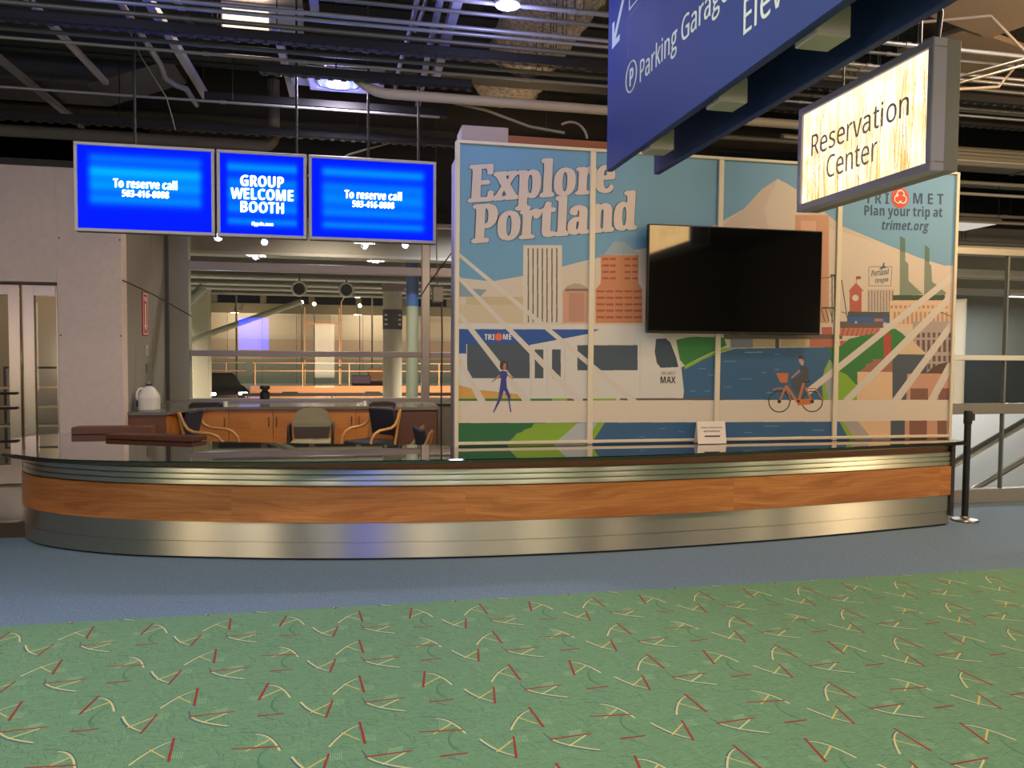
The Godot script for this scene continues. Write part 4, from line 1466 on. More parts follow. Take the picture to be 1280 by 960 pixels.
func rough_slab(st: SurfaceTool, w: float, half: float) -> void:
	# a beam with a lumpy underside and sides, along z, swinging left as it runs back
	var nx := 14
	var nz := 46
	var grid := []
	for j in nz + 1:
		var row := []
		var z := lerpf(half, -half, float(j) / nz)
		for i in nx + 1:
			var a := lerpf(0.0, PI, float(i) / nx)
			var bump := 1.0 + 0.10 * noise.get_noise_2d(i * 0.9, j * 0.5) + 0.06 * noise.get_noise_2d(i * 2.1, j * 1.7)
			row.append(Vector3(-cos(a) * w * bump, 0.25 - sin(a) * 0.32 * bump, z))
		grid.append(row)
	for j in nz:
		for i in nx:
			quad(st, grid[j][i], grid[j][i + 1], grid[j + 1][i + 1], grid[j + 1][i], grid[j][i] - Vector3(0, 0.4, grid[j][i].z))
	quad(st, grid[0][0], grid[0][nx], grid[nz][nx], grid[nz][0], Vector3.UP)

# ------------------------------------------------------------------ desk area behind the counter
func build_back_office() -> void:
	var oak := textured("oak", wood_image(512, 128, Color("a8682c"), Color("c2803c"), 0.4), 0.45)
	oak.uv1_scale = Vector3(0.8, 1.0, 1)
	var front := -11.2
	var top_y := 0.88
	# back run: three double cabinets and the left return, under one worktop
	var xs := [-2.35, -1.77, -0.58, 0.52]
	for i in 3:
		var x0: float = xs[i]
		var x1: float = xs[i + 1]
		var names := ["oak base cabinet in the left corner under the window", "oak double door cabinet behind the olive chair", "oak double door cabinet behind the right armchair"]
		var t := thing("base_cabinet", names[i], "cabinet", Vector3((x0 + x1) * 0.5, 0, front), 0.0, "oak cabinets under the back worktop")
		var w := x1 - x0
		var st := new_st()
		block(st, -w / 2, w / 2, 0.10, 0.84, -0.95, -0.02, 0.003)
		part("body", st, oak, t)
		st = new_st()
		block(st, -w / 2, w / 2, 0.0, 0.10, -0.95, -0.07, 0.003)
		part("toe_kick", st, mat("221c18", 0.8), t)
		var doors := 1 if i == 0 else 2
		for k in doors:
			var dx0 := -w / 2 + w * k / doors + 0.003
			var dx1 := -w / 2 + w * (k + 1) / doors - 0.003
			st = new_st()
			block(st, dx0, dx1, 0.11, 0.835, -0.02, 0.0, 0.003)
			var dr := part("door", st, oak, t)
			var hx := dx1 - 0.05 if (k == 0) else dx0 + 0.05
			st = new_st()
			tube(st, [Vector3(hx, 0.60, 0.0), Vector3(hx, 0.60, 0.03), Vector3(hx, 0.73, 0.03), Vector3(hx, 0.73, 0.0)], 0.006, 6)
			part("handle", st, mat("50493e", 0.3, 0.8), dr, "dark metal handle")
	var rt := thing("return_cabinet", "oak cabinet with brown end panel beside the white wall under the jug", "cabinet", Vector3(-2.62, 0, -10.95))
	var st := new_st()
	block(st, -0.22, 0.20, 0.0, 0.84, -0.62, 0.55, 0.003)
	part("body", st, oak, rt)
	st = new_st()
	block(st, -0.23, 0.22, 0.0, 0.84, 0.55, 0.57, 0.003)
	part("end_panel", st, mat("6a4028", 0.5), rt, "dark brown end panel")
	for k in 2:
		st = new_st()
		block(st, 0.20, 0.218, 0.11, 0.83, -0.05 + k * 0.295, 0.235 + k * 0.295, 0.003)
		part("door", st, oak, rt)
	var re := thing("end_cabinet", "dark brown cabinet at the right end of the back worktop", "cabinet", Vector3(0.85, 0, -11.3))
	st = new_st()
	block(st, -0.31, 0.29, 0.0, 0.84, -0.9, 0.35, 0.004)
	part("body", st, mat("4f3426", 0.55), re)
	st = new_st()
	block(st, -0.29, 0.27, 0.06, 0.80, 0.35, 0.366, 0.003)
	part("panel", st, mat("55382a", 0.5), re)
	# one continuous worktop
	st = new_st()
	var outline := PackedVector2Array([Vector2(-2.85, -10.36), Vector2(-2.38, -10.36), Vector2(-2.30, -10.75), Vector2(-2.05, -11.16), Vector2(0.5, -11.16), Vector2(0.52, -10.93), Vector2(1.16, -10.93), Vector2(1.16, -12.34), Vector2(-2.85, -12.34)])
	prism(st, outline, func(p: Vector2) -> Vector3: return Vector3(p.x, 0.84, p.y), Vector3(0, 0.04, 0))
	single("worktop", st, mat("6d6a66", 0.14), "grey polished worktop running along the window", "worktop")
	st = new_st()
	block(st, -0.15, 0.27, 0.0, 0.035, -0.14, 0.14, 0.01)
	block(st, -0.13, 0.22, 0.035, 0.05, -0.10, 0.10, 0.008)
	single("desk_telephone", st, mat("221d1a", 0.5), "dark low telephone console at the left of the back worktop", "telephone", Vector3(-2.15, 0.88, -11.35))
	st = new_st()
	block(st, -0.17, 0.22, 0.0, 0.035, -0.13, 0.13, 0.01)
	block(st, -0.12, 0.18, 0.035, 0.05, -0.09, 0.09, 0.008)
	single("keyboard_tray", st, mat("2a221e", 0.5), "dark low tray at the right of the back worktop", "tray", Vector3(0.33, 0.88, -11.3))
	for q in [[-1.83, "left"], [0.1, "right"]]:
		st = new_st()
		lathe(st, Vector3.ZERO, [[0.0, 0.0], [0.035, 0.0], [0.032, 0.07], [0.028, 0.07], [0.026, 0.01], [0.0, 0.01]], 16)
		single("cup", st, mat("d8d4c8", 0.3), "small white cup near the %s tray on the back worktop" % q[1], "cup", Vector3(q[0], 0.88, -11.32))
	st = new_st()
	lathe(st, Vector3.ZERO, [[0.0, 0.0], [0.075, 0.0], [0.075, 0.10], [0.045, 0.12], [0.045, 0.145], [0.075, 0.15], [0.075, 0.20], [0.0, 0.205]], 16)
	single("tape_dispenser", st, mat("121214", 0.5), "small black spool shaped object on the window sill", "object", Vector3(-1.42, 0.92, -12.4))
	milk_jug()
	# red extinguisher sign on the side wall, with wall plates below
	var sg := thing("wall_sign", "tall narrow red sign with a white arrow on the grey wall", "sign", Vector3(SIDE_X, 1.86, -11.2))
	st = new_st()
	block(st, 0.0, 0.012, 0.0, 0.60, -0.13, 0.13, 0.003)
	part("sign_plate", st, mat("a8241e", 0.5), sg)
	st = new_st()
	for q in [[0.02, 0.035], [0.565, 0.58]]: block(st, 0.012, 0.014, q[0], q[1], -0.11, 0.11, 0.0005)
	for q in [[-0.11, -0.095], [0.095, 0.11]]: block(st, 0.012, 0.014, 0.035, 0.565, q[0], q[1], 0.0005)
	part("border", st, mat("e0d2c8", 0.6), sg)
	st = new_st()
	prism(st, PackedVector2Array([Vector2(-0.03, 0.44), Vector2(0.03, 0.44), Vector2(0.03, 0.15), Vector2(0.065, 0.15), Vector2(0.0, 0.06), Vector2(-0.065, 0.15), Vector2(-0.03, 0.15)]), func(p: Vector2) -> Vector3: return Vector3(0.0125, p.y, p.x), Vector3(0.002, 0, 0))
	part("arrow", st, mat("e0d2c8", 0.6), sg)
	lettering("lettering", "FIRE", "Droid Sans", true, Rect2(-0.075, 0.47, 0.15, 0.06), Transform3D(Basis(Vector3.FORWARD, Vector3.UP, Vector3.RIGHT), Vector3(0.0125, 0, 0)), mat("e0d2c8", 0.6), sg, 0.0, 0.002)
	var i := 0
	for q in [[1.66, 0.12, "upper"], [1.42, 0.10, "middle"], [1.18, 0.09, "lower"]]:
		st = new_st()
		cbox(st, Vector3(0.008, 0, 0), Vector3(0.016, q[1] * 1.2, q[1]), 0.004)
		cbox(st, Vector3(0.02, 0, 0), Vector3(0.01, q[1] * 0.5, q[1] * 0.3), 0.002)
		single("wall_switch", st, mat("a9a79a" if i != 1 else "6d6c66", 0.5), "small wall plate below the red sign, %s one" % q[2], "switch", Vector3(SIDE_X, q[0], -11.25 - 0.03 * i))
		i += 1
	conduit([Vector3(-2.82, 2.52, -10.12), Vector3(-2.7, 2.42, -11.0), Vector3(-2.46, 2.18, -12.3)], 0.008, mat("151515", 0.6), "thin black cable along the grey side wall", "cable")
	conduit([Vector3(1.28, 3.05, -10.6), Vector3(0.98, 2.62, -11.0), Vector3(0.93, 2.5, -11.5)], 0.009, mat("101010", 0.6), "black diagonal cable left of the mural", "cable")
	# speaker box on a cable by the mural
	var sp := thing("wall_speaker", "small dark speaker box hanging on a black cable left of the mural", "speaker", Vector3(1.12, 2.38, -10.9))
	st = new_st()
	cbox(st, Vector3(0.0, 0.11, 0.0), Vector3(0.15, 0.22, 0.12), 0.012)
	part("case", st, mat("55534e", 0.6), sp)
	st = new_st()
	tube(st, [Vector3(0.06, 0.0, 0), Vector3(0.07, -0.5, 0), Vector3(0.06, -1.4, 0.01), Vector3(0.065, -2.37, 0)], 0.012, 7)
	part("cable", st, mat("1a1816", 0.6), sp)
	st = new_st()
	tube(st, [Vector3(0, 0.22, 0), Vector3(0, 1.35, -0.3), Vector3(0, CEIL - 2.38, -0.3)], 0.008, 6)
	part("hanger_rod", st, mat("3a3a38", 0.5), sp)
	# lamp of the desk area, behind the mural's partition
	var ol := thing("office_light", "square white light over the desk area behind the mural", "light", Vector3(2.3, 3.4, -9.3))
	st = new_st()
	block(st, -0.4, 0.4, 0.0, 0.06, -0.4, 0.4, 0.006)
	part("housing", st, mat("c9c4ba", 0.5), ol)
	st = new_st()
	block(st, -0.37, 0.37, -0.012, 0.0, -0.37, 0.37, 0.003)
	part("light_diffuser", st, glow(LAMP_WARM, 4.0), ol)
	st = new_st()
	tube(st, [Vector3(0, 0.06, 0), Vector3(0, CEIL - 3.4, 0)], 0.008, 6)
	part("hanger_rod", st, mat("3a3a38", 0.5, 0.5), ol)
	area_light(ol, Vector3(0, -0.03, 0), Vector2(0.7, 0.7), Vector3(-0.55, -1, 0).normalized(), 16.0, LAMP_WARM)
	# chairs
	olive_chair()
	var a := armchair("oak armchair with navy cushions at the left, facing right")
	a.position = Vector3(-1.85, 0, -10.25)
	a.rotation.y = deg_to_rad(80)
	copy(a, Vector3(0.18, 0, -10.35), deg_to_rad(-48), "oak armchair with navy cushions right of the olive chair")
	copy(a, Vector3(0.42, 0, -7.75), deg_to_rad(-85), "low oak armchair at the right, only its back top showing")

func milk_jug() -> void:
	var t := thing("water_jug", "translucent white plastic gallon jug with blue label on the worktop", "jug", Vector3(-2.66, 0.88, -10.62))
	var st := new_st()
	var prof := [[0.0, 0.0], [0.125, 0.0], [0.14, 0.02], [0.14, 0.17], [0.132, 0.20], [0.12, 0.225], [0.075, 0.29], [0.04, 0.315], [0.034, 0.325]]
	# rounded square section
	for i in prof.size() - 1:
		for k in 24:
			var q := []
			for e in [[i, k], [i, k + 1], [i + 1, k + 1], [i + 1, k]]:
				var a: float = TAU * e[1] / 24.0
				var r: float = prof[e[0]][0]
				var sq := pow(pow(absf(cos(a)), 4.0) + pow(absf(sin(a)), 4.0), -0.25)
				q.append(Vector3(cos(a) * r * lerpf(1.0, sq, 0.6) * 0.92, prof[e[0]][1], sin(a) * r * lerpf(1.0, sq, 0.6) * 0.92))
			quad(st, q[0], q[1], q[2], q[3], (q[0] + q[2]) * Vector3(1, 0, 1) + Vector3(0, 0.01 if i > 3 else -0.01, 0))
	var jm := mat("cfccc0", 0.4)
	part("bottle", st, jm, t)
	st = new_st()
	tube(st, [Vector3(-0.06, 0.29, 0.03), Vector3(-0.10, 0.285, 0.05), Vector3(-0.125, 0.25, 0.07), Vector3(-0.13, 0.18, 0.075), Vector3(-0.12, 0.14, 0.07)], 0.016, 8)
	part("handle", st, jm, t)
	st = new_st()
	lathe(st, Vector3(0, 0.322, 0), [[0.038, 0.0], [0.038, 0.022], [0.034, 0.026], [0.0, 0.026]], 16)
	part("cap", st, mat("25304a", 0.5), t, "dark blue cap")
	st = new_st()
	cbox(st, Vector3(-0.124, 0.10, 0.065), Vector3(0.012, 0.09, 0.09), 0.003, Basis(Vector3.UP, 0.35))
	part("label", st, mat("2c3f80", 0.6), t, "blue label")

func olive_chair() -> void:
	var t := thing("office_chair", "olive green upholstered chair with rounded back facing the counter", "chair", Vector3(-0.6, 0, -10.35))
	var cloth := mat("77745a", 0.9)
	var st := new_st()
	var poly := PackedVector2Array()
	for p in [[-0.24, 0.56], [-0.25, 0.70], [-0.235, 0.79], [-0.19, 0.86], [-0.12, 0.895], [0.0, 0.905], [0.12, 0.895], [0.19, 0.86], [0.235, 0.79], [0.25, 0.70], [0.24, 0.56]]: poly.append(Vector2(p[0], p[1]))
	prism(st, poly, func(p: Vector2) -> Vector3: return Vector3(p.x, p.y, -0.17 - (p.y - 0.56) * 0.25 - p.x * p.x * -0.5), Vector3(0, 0, -0.055))
	part("backrest", st, cloth, t)
	st = new_st()
	prism(st, PackedVector2Array([Vector2(-0.22, 0.505), Vector2(0.22, 0.505), Vector2(0.235, 0.655), Vector2(-0.235, 0.655)]), func(p: Vector2) -> Vector3: return Vector3(p.x, p.y, -0.118 - (p.y - 0.56) * 0.25), Vector3(0, 0, -0.02))
	part("lumbar_shell", st, mat("33271e", 0.7), t, "dark brown lower back shell")
	st = new_st()
	cbox(st, Vector3(0, 0.465, 0.05), Vector3(0.50, 0.075, 0.47), 0.03)
	part("seat", st, mat("8d8766", 0.9), t, "olive seat cushion")
	for s in [-1.0, 1.0]:
		st = new_st()
		tube(st, [Vector3(s * 0.275, 0.0, 0.22), Vector3(s * 0.28, 0.60, 0.18), Vector3(s * 0.28, 0.70, 0.10), Vector3(s * 0.28, 0.715, -0.02), Vector3(s * 0.28, 0.70, -0.14), Vector3(s * 0.27, 0.40, -0.18), Vector3(s * 0.27, 0.0, -0.26)], 0.016, 8)
		part("arm_frame", st, mat("161412", 0.5), t, "black arm and leg frame")
	st = new_st()
	tube(st, [Vector3(-0.27, 0.41, -0.1), Vector3(0.27, 0.41, -0.1)], 0.013, 8)
	part("cross_bar", st, mat("161412", 0.5), t)

func armchair(label: String) -> Node3D:
	# bentwood armchair facing +z at turn 0
	var t := thing("bentwood_armchair", label, "chair", Vector3.ZERO, 0.0, "bentwood armchairs behind the counter")
	var wood := mat("b08044", 0.45)
	var navy := mat("23232f", 0.9)
	for s in [-1.0, 1.0]:
		var st := new_st()
		var pts := [Vector3(s * 0.28, 0.0, 0.30), Vector3(s * 0.28, 0.40, 0.285), Vector3(s * 0.28, 0.53, 0.26), Vector3(s * 0.28, 0.60, 0.20), Vector3(s * 0.28, 0.635, 0.11), Vector3(s * 0.28, 0.645, 0.0), Vector3(s * 0.28, 0.655, -0.10), Vector3(s * 0.275, 0.69, -0.17), Vector3(s * 0.27, 0.76, -0.22), Vector3(s * 0.265, 0.88, -0.27)]
		tube(st, pts, 0.020, 9)
		part("arm", st, wood, t, "bent oak arm and front leg")
		st = new_st()
		tube(st, [Vector3(s * 0.255, 0.90, -0.29), Vector3(s * 0.255, 0.45, -0.19), Vector3(s * 0.255, 0.22, -0.22), Vector3(s * 0.255, 0.0, -0.29)], 0.021, 9)
		part("rear_leg", st, wood, t, "oak rear leg and back post")
	var st2 := new_st()
	cbox(st2, Vector3(0, 0.445, 0.03), Vector3(0.50, 0.075, 0.48), 0.03)
	part("seat", st2, mat("2a2a36", 0.9), t, "navy seat cushion")
	st2 = new_st()
	cbox(st2, Vector3(0, 0.72, -0.225), Vector3(0.48, 0.37, 0.055), 0.024, Basis(Vector3.RIGHT, deg_to_rad(12)))
	part("backrest", st2, navy, t, "navy back cushion")
	st2 = new_st()
	tube(st2, [Vector3(-0.26, 0.39, 0.22), Vector3(0.26, 0.39, 0.22)], 0.016, 8)
	part("seat_rail", st2, wood, t)
	return t

# ------------------------------------------------------------------ covered road outside the window
func build_outside() -> void:
	var st := new_st()
	var g := setting("ground", "road and pavement outside the window", "ground")
	block(st, -30.0, 30.0, -0.95, -0.75, -110.0, WIN_Z - 0.25, 0.001)
	part("road", st, textured("asphalt", speckle_image(256, Color("6c716a"), 0.2, 0.2), 0.6, 0.6), g)
	st = new_st()
	block(st, -30.0, 30.0, -0.75, -0.4, WIN_Z - 4.0, WIN_Z - 0.25, 0.01)
	part("pavement", st, mat("8f8a80", 0.8), g)
	# canopy: soffit and beams
	var c := setting("canopy", "concrete canopy with beams over the road outside", "canopy")
	st = new_st()
	block(st, -30.0, 30.0, 4.3, 4.5, -34.0, WIN_Z - 0.25, 0.01)
	part("soffit", st, mat("7d7c78", 0.8), c)
	for q in [[-14.4, 3.36, 0.20], [-17.0, 3.36, 0.22], [-19.6, 3.42, 0.25], [-22.6, 3.5, 0.25], [-25.6, 3.6, 0.3], [-30.0, 3.75, 0.3]]:
		st = new_st()
		block(st, -30.0, 30.0, q[1], q[1] + 0.06, q[0] - q[2], q[0] + q[2], 0.01)
		block(st, -30.0, 30.0, q[1] + 0.06, 4.3, q[0] - 0.05, q[0] + 0.05, 0.01)
		part("canopy_beam", st, mat("a39d92", 0.7), c)
	for q in [[-3.2, -13.6], [-1.9, -13.6], [1.0, -13.6]]:
		st = new_st()
		lathe(st, Vector3(q[0], 4.3, q[1]), [[0.0, -0.06], [0.06, -0.05], [0.07, 0.0]], 12)
		part("sprinkler_cap", st, mat("6a6a68", 0.6), c)
	# canopy lamps
	var lamps := [[-0.55, 4.28, -13.2, 9.0, LAMP_NEUTRAL, "small bright downlight under the canopy just outside the window"], [1.9, 4.28, -13.2, 10.0, Color(0.95, 0.97, 1.0), "bright downlight under the canopy left of the mural"], [-4.5, 3.36, -18.3, 90.0, LAMP_NEUTRAL, "downlight under the canopy over the dark car"], [5.0, 3.42, -21.1, 110.0, LAMP_NEUTRAL, "downlight under the canopy over the far column"], [-8.0, 3.5, -24.1, 110.0, LAMP_NEUTRAL, "downlight under the canopy at the far left"], [0.0, 3.5, -26.4, 130.0, LAMP_NEUTRAL, "downlight at the outer edge of the canopy"]]
	for q in lamps:
		var t := thing("canopy_light", q[5], "light", Vector3(q[0], q[1], q[2]))
		st = new_st()
		lathe(st, Vector3.ZERO, [[0.0, -0.03], [0.07, -0.025], [0.09, 0.0]], 16)
		part("light_lens", st, glow(q[4], 5.0), t)
		st = new_st()
		lathe(st, Vector3.ZERO, [[0.09, 0.0], [0.12, -0.005], [0.12, 0.03], [0.0, 0.03]], 16)
		part("trim_ring", st, mat("9a978f", 0.5), t)
		if q[1] < 4.0:
			st = new_st()
			tube(st, [Vector3(0, 0.03, 0), Vector3(0, 4.3 - q[1], 0)], 0.015, 6)
			part("hanger_rod", st, mat("77756f", 0.5), t)
		spot(t, Vector3(0, -0.06, 0), Vector3.DOWN, 75.0, q[3], q[4], 0.08)
	# near column with a blue banner
	var k := thing("banner_column", "pale green round column with a blue banner outside the window", "column", Vector3(1.05, -0.4, -15.0))
	st = new_st()
	lathe(st, Vector3.ZERO, [[0.14, 0.0], [0.14, 0.08], [0.118, 0.1], [0.118, 4.7]], 24)
	part("shaft", st, mat("9aa084", 0.6), k)
	st = new_st()
	lathe(st, Vector3.ZERO, [[0.121, 2.96], [0.122, 2.96], [0.122, 3.94], [0.121, 3.94]], 24)
	part("banner", st, mat("2f5c94", 0.6), k, "blue banner wrap")
	st = new_st()
	tube(st, [Vector3(-0.1, 3.9, 0.05), Vector3(-0.25, 4.0, 0.05), Vector3(-0.33, 4.15, 0.05), Vector3(-0.33, 4.7, 0.05)], 0.05, 9)
	part("drain_elbow", st, mat("8a8674", 0.6), k)
	# far column with its flared head and dark sign band
	k = thing("sign_column", "beige round column with a dark sign band beyond the road", "column", Vector3(0.98, -0.75, -22.0))
	st = new_st()
	lathe(st, Vector3.ZERO, [[0.27, 0.0], [0.27, 4.11]], 24)
	part("shaft", st, mat("b9ad98", 0.7), k)
	st = new_st()
	lathe(st, Vector3.ZERO, [[0.275, 3.05], [0.278, 3.05], [0.278, 3.61], [0.275, 3.61]], 24)
	part("sign_band", st, mat("3c3440", 0.6), k, "dark sign band")
	for s in [-1.0, 1.0]:
		for j in 3:
			st = new_st()
			var sa: float = PI / 2 + s * 0.75
			cbox(st, Vector3(cos(sa) * 0.282, 3.19 + j * 0.13, sin(sa) * 0.282), Vector3(0.10, 0.05, 0.01), 0.002, Basis(Vector3.UP, PI / 2 - sa))
			part("sign_mark", st, mat("d5cdbf", 0.6), k)
	st = new_st()
	prism(st, PackedVector2Array([Vector2(-0.30, 4.11), Vector2(0.30, 4.11), Vector2(0.46, 4.45), Vector2(0.46, 5.05), Vector2(-0.30, 5.05)]), func(p: Vector2) -> Vector3: return Vector3(p.x, p.y, 0.3), Vector3(0, 0, -0.6))
	part("column_head", st, mat("8a7464", 0.7), k, "brown flared column head")
	# diagonal brace and pillar at the left
	st = new_st()
	cbox(st, Vector3.ZERO, Vector3(0.5, 5.0, 0.5), 0.02)
	single("concrete_pillar", st, mat("b3a992", 0.7), "pale square pillar at the window's left edge outside", "pillar", Vector3(-4.95, 1.75, -26.2))
	conduit([Vector3(-7.95, -0.75, -21.0), Vector3(-3.9, 3.3, -21.0)], 0.13, mat("8f9282", 0.6), "thick diagonal brace outside at the left of the window", "brace")
	conduit([Vector3(-11.97, -0.75, -24.5), Vector3(-1.7, 3.2, -24.5)], 0.09, mat("9a937f", 0.6), "long sloping brace outside above the concrete barrier", "brace")
	# round ring lamps under the canopy
	for q in [[-1.30, "left"], [-0.25, "right"]]:
		var t := thing("ring_loudspeaker", "round white ringed dark horn under the canopy, %s of two" % q[1], "loudspeaker", Vector3(q[0], 3.08, -18.0))
		st = new_st()
		lathe(st, Vector3.ZERO, [[0.135, -0.02], [0.175, -0.02], [0.18, 0.02], [0.16, 0.05], [0.13, 0.03]], 28, Basis(Vector3.RIGHT, PI / 2))
		part("ring", st, mat("d6d2c6", 0.5), t, "white ring")
		st = new_st()
		lathe(st, Vector3.ZERO, [[0.0, -0.06], [0.08, -0.05], [0.14, 0.0]], 24, Basis(Vector3.RIGHT, PI / 2))
		part("cone", st, mat("2f302c", 0.7), t)
		st = new_st()
		tube(st, [Vector3(0, 0.16, -0.03), Vector3(0, 1.2, -0.03)], 0.02, 7)
		part("bracket", st, mat("77746a", 0.5), t)
	# concrete barrier, rails, sodium lamps
	st = new_st()
	var prof := PackedVector2Array([Vector2(-0.3, 0.0), Vector2(0.3, 0.0), Vector2(0.26, 0.2), Vector2(0.12, 0.45), Vector2(0.1, 0.72), Vector2(-0.1, 0.72), Vector2(-0.12, 0.45), Vector2(-0.26, 0.2)])
	prism(st, prof, func(p: Vector2) -> Vector3: return Vector3(-9.5, p.y, p.x), Vector3(24, 0, 0))
	single("concrete_barrier", st, mat("b7a690", 0.8), "long low concrete barrier lit orange across the road", "barrier", Vector3(4.5, -0.75, -38.0))
	var f: Node3D
	for q in [[-4.9, 14.0, -0.03, 0.0, "pale tubular handrail on posts along the concrete barrier"], [-15.0, -5.2, -0.03, -0.72, "pale tubular handrail on posts behind the dark car"]]:
		f = thing("guard_rail", q[4], "railing", Vector3(q[0], q[2] + q[3], -38.0))
		for y in [0.72, 1.10]:
			st = new_st()
			tube(st, [Vector3(0, y - q[3], 0), Vector3(q[1] - q[0], y - q[3], 0)], 0.035, 8)
			part("rail", st, mat("cbbfae", 0.4, 0.3), f)
		var x := 0.1
		while x < q[1] - q[0]:
			st = new_st()
			tube(st, [Vector3(x, 0.0, 0), Vector3(x, 1.10 - q[3], 0)], 0.035, 8)
			part("post", st, mat("c4b9a8", 0.4, 0.3), f)
			x += 2.2
	f = thing("kerb_rail", "dark low rail in front of the orange lit barrier", "railing", Vector3(0, -0.75, -31.0))
	st = new_st()
	block(st, -4.4, 12.0, 0.62, 0.75, -0.04, 0.04, 0.005)
	part("rail", st, mat("35302c", 0.5), f)
	for px in [-4.2, -1.0, 2.2, 5.4, 8.6, 11.8]:
		st = new_st()
		block(st, px - 0.03, px + 0.03, 0.0, 0.62, -0.03, 0.03, 0.004)
		part("post", st, mat("35302c", 0.5), f)
	var pole := thing("pole_frame", "pale goal shaped steel frame standing beyond the barrier", "frame", Vector3(-1.75, -0.75, -39.5))
	st = new_st()
	tube(st, [Vector3(-0.85, 0, 0), Vector3(-0.85, 4.6, 0)], 0.035, 8)
	part("post", st, mat("cbc3b2", 0.4, 0.3), pole)
	st = new_st()
	tube(st, [Vector3(0.85, 0, 0), Vector3(0.85, 4.6, 0)], 0.035, 8)
	part("post", st, mat("cbc3b2", 0.4, 0.3), pole)
	st = new_st()
	block(st, -0.85, 0.85, 3.75, 3.83, -0.04, 0.04, 0.005)
	part("cross_bar", st, mat("c9a27c", 0.5), pole)
	st = new_st()
	tube(st, [Vector3(0.9, 0.0, 0.0), Vector3(0.95, 4.9, 0.0), Vector3(1.2, 5.3, 0.0)], 0.03, 8)
	part("brace", st, mat("b9b19f", 0.5), pole)
	for q in [[-2.6, "left"], [0.6, "middle"], [4.2, "right"], [8.0, "far right"]]:
		var t := thing("sodium_lamp", "low orange lamp on the kerb rail side, %s one" % q[1], "light", Vector3(q[0], 0.0, -31.0))
		st = new_st()
		block(st, -0.3, 0.3, 0.0, 0.05, -0.05, 0.03, 0.006)
		part("housing", st, mat("3a342e", 0.6), t)
		st = new_st()
		block(st, -0.28, 0.28, 0.005, 0.045, -0.062, -0.05, 0.003)
		part("light_lens", st, glow(Color(1.0, 0.72, 0.50), 1.5), t)
		area_light(t, Vector3(0, 0.03, -0.08), Vector2(0.5, 0.05), Vector3(0, -0.16, -1), 36.0, Color(1.0, 0.72, 0.50))
	# hoarding across the road
	var hb := thing("hoarding", "long beige construction hoarding beyond the road", "hoarding", Vector3(-5.0, -0.75, -58.0))
	var hx := -9.0
	var n := 0
	while hx < 22.0:
		st = new_st()
		block(st, hx + 0.01, hx + 2.39, 3.2, 5.1, -0.03, 0.03, 0.01)
		part("upper_sheet", st, mat("ada28c", 0.8) if n % 3 != 1 else mat("a3977f", 0.8), hb)
		st = new_st()
		block(st, hx + 0.01, hx + 2.39, 0.0, 1.75, -0.03, 0.06, 0.01)
		part("plinth_sheet", st, mat("6f7a70", 0.8), hb, "grey green lower sheet")
		st = new_st()
		block(st, hx + 0.01, hx + 2.39, 1.76, 3.19, -0.03, 0.04, 0.01)
		part("lower_sheet", st, mat("94846f", 0.8) if n % 4 != 2 else mat("9f917a", 0.8), hb)
		hx += 2.4
		n += 1
	for q in [[-8.0, -54.0], [1.0, -54.0], [10.0, -54.0]]:
		var t := thing("street_light", "tall street light before the hoarding at %s" % ("left" if q[0] < -4 else ("middle" if q[0] < 5 else "right")), "light", Vector3(q[0], -0.75, q[1]))
		st = new_st()
		tube(st, [Vector3(0, 0, 0), Vector3(0, 6.2, 0), Vector3(0, 6.6, -0.6)], 0.06, 8)
		part("pole", st, mat("77746c", 0.5, 0.4), t)
		st = new_st()
		block(st, -0.15, 0.15, 6.52, 6.62, -1.2, -0.5, 0.02)
		part("head", st, mat("55534e", 0.5), t)
		st = new_st()
		block(st, -0.12, 0.12, 6.505, 6.52, -1.1, -0.6, 0.002)
		part("light_lens", st, glow(Color(1.0, 0.92, 0.78), 4.0), t)
		area_light(t, Vector3(0, 6.48, -0.85), Vector2(0.4, 0.24), Vector3(0, -1, -0.35).normalized(), 36.0, Color(1.0, 0.93, 0.82))
	for q in [[-3.6, 4.6, "leftmost"], [-2.8, 4.5, "second from left"], [0.15, 4.45, "third from left"], [2.0, 4.2, "rightmost"]]:
		var t := thing("distant_lamp", "small distant lamp on a thin post over the hoarding, %s" % q[2], "light", Vector3(q[0], -0.75, -52.0))
		st = new_st()
		tube(st, [Vector3.ZERO, Vector3(0, q[1] + 0.9, 0)], 0.03, 6)
		part("post", st, mat("4a4844", 0.6), t)
		st = new_st()
		lathe(st, Vector3(0, q[1] + 1.0, 0), [[0.0, -0.13], [0.10, -0.09], [0.13, 0.0], [0.10, 0.09], [0.0, 0.13]], 12)
		part("light_globe", st, glow(Color(1.0, 0.93, 0.8), 6.0), t)
		omni(t, Vector3(0, q[1] + 1.0, 0), 1.5, Color(1.0, 0.93, 0.8), 0.12)
	# car park decks far behind the hoarding
	var pk := thing("parking_building", "dim concrete parking building far behind the hoarding", "building", Vector3(0, -0.75, -85.0))
	for n_ in 3:
		st = new_st()
		block(st, -40, 40, 3.0 + n_ * 3.2, 4.2 + n_ * 3.2, -6, 0, 0.02)
		part("deck", st, mat("8a8272", 0.8), pk)
	for n_ in 17:
		st = new_st()
		block(st, -40.2 + n_ * 5, -39.6 + n_ * 5, 0.0, 12.0, -0.9, -0.3, 0.02)
		part("pier", st, mat("7d7566", 0.8), pk)
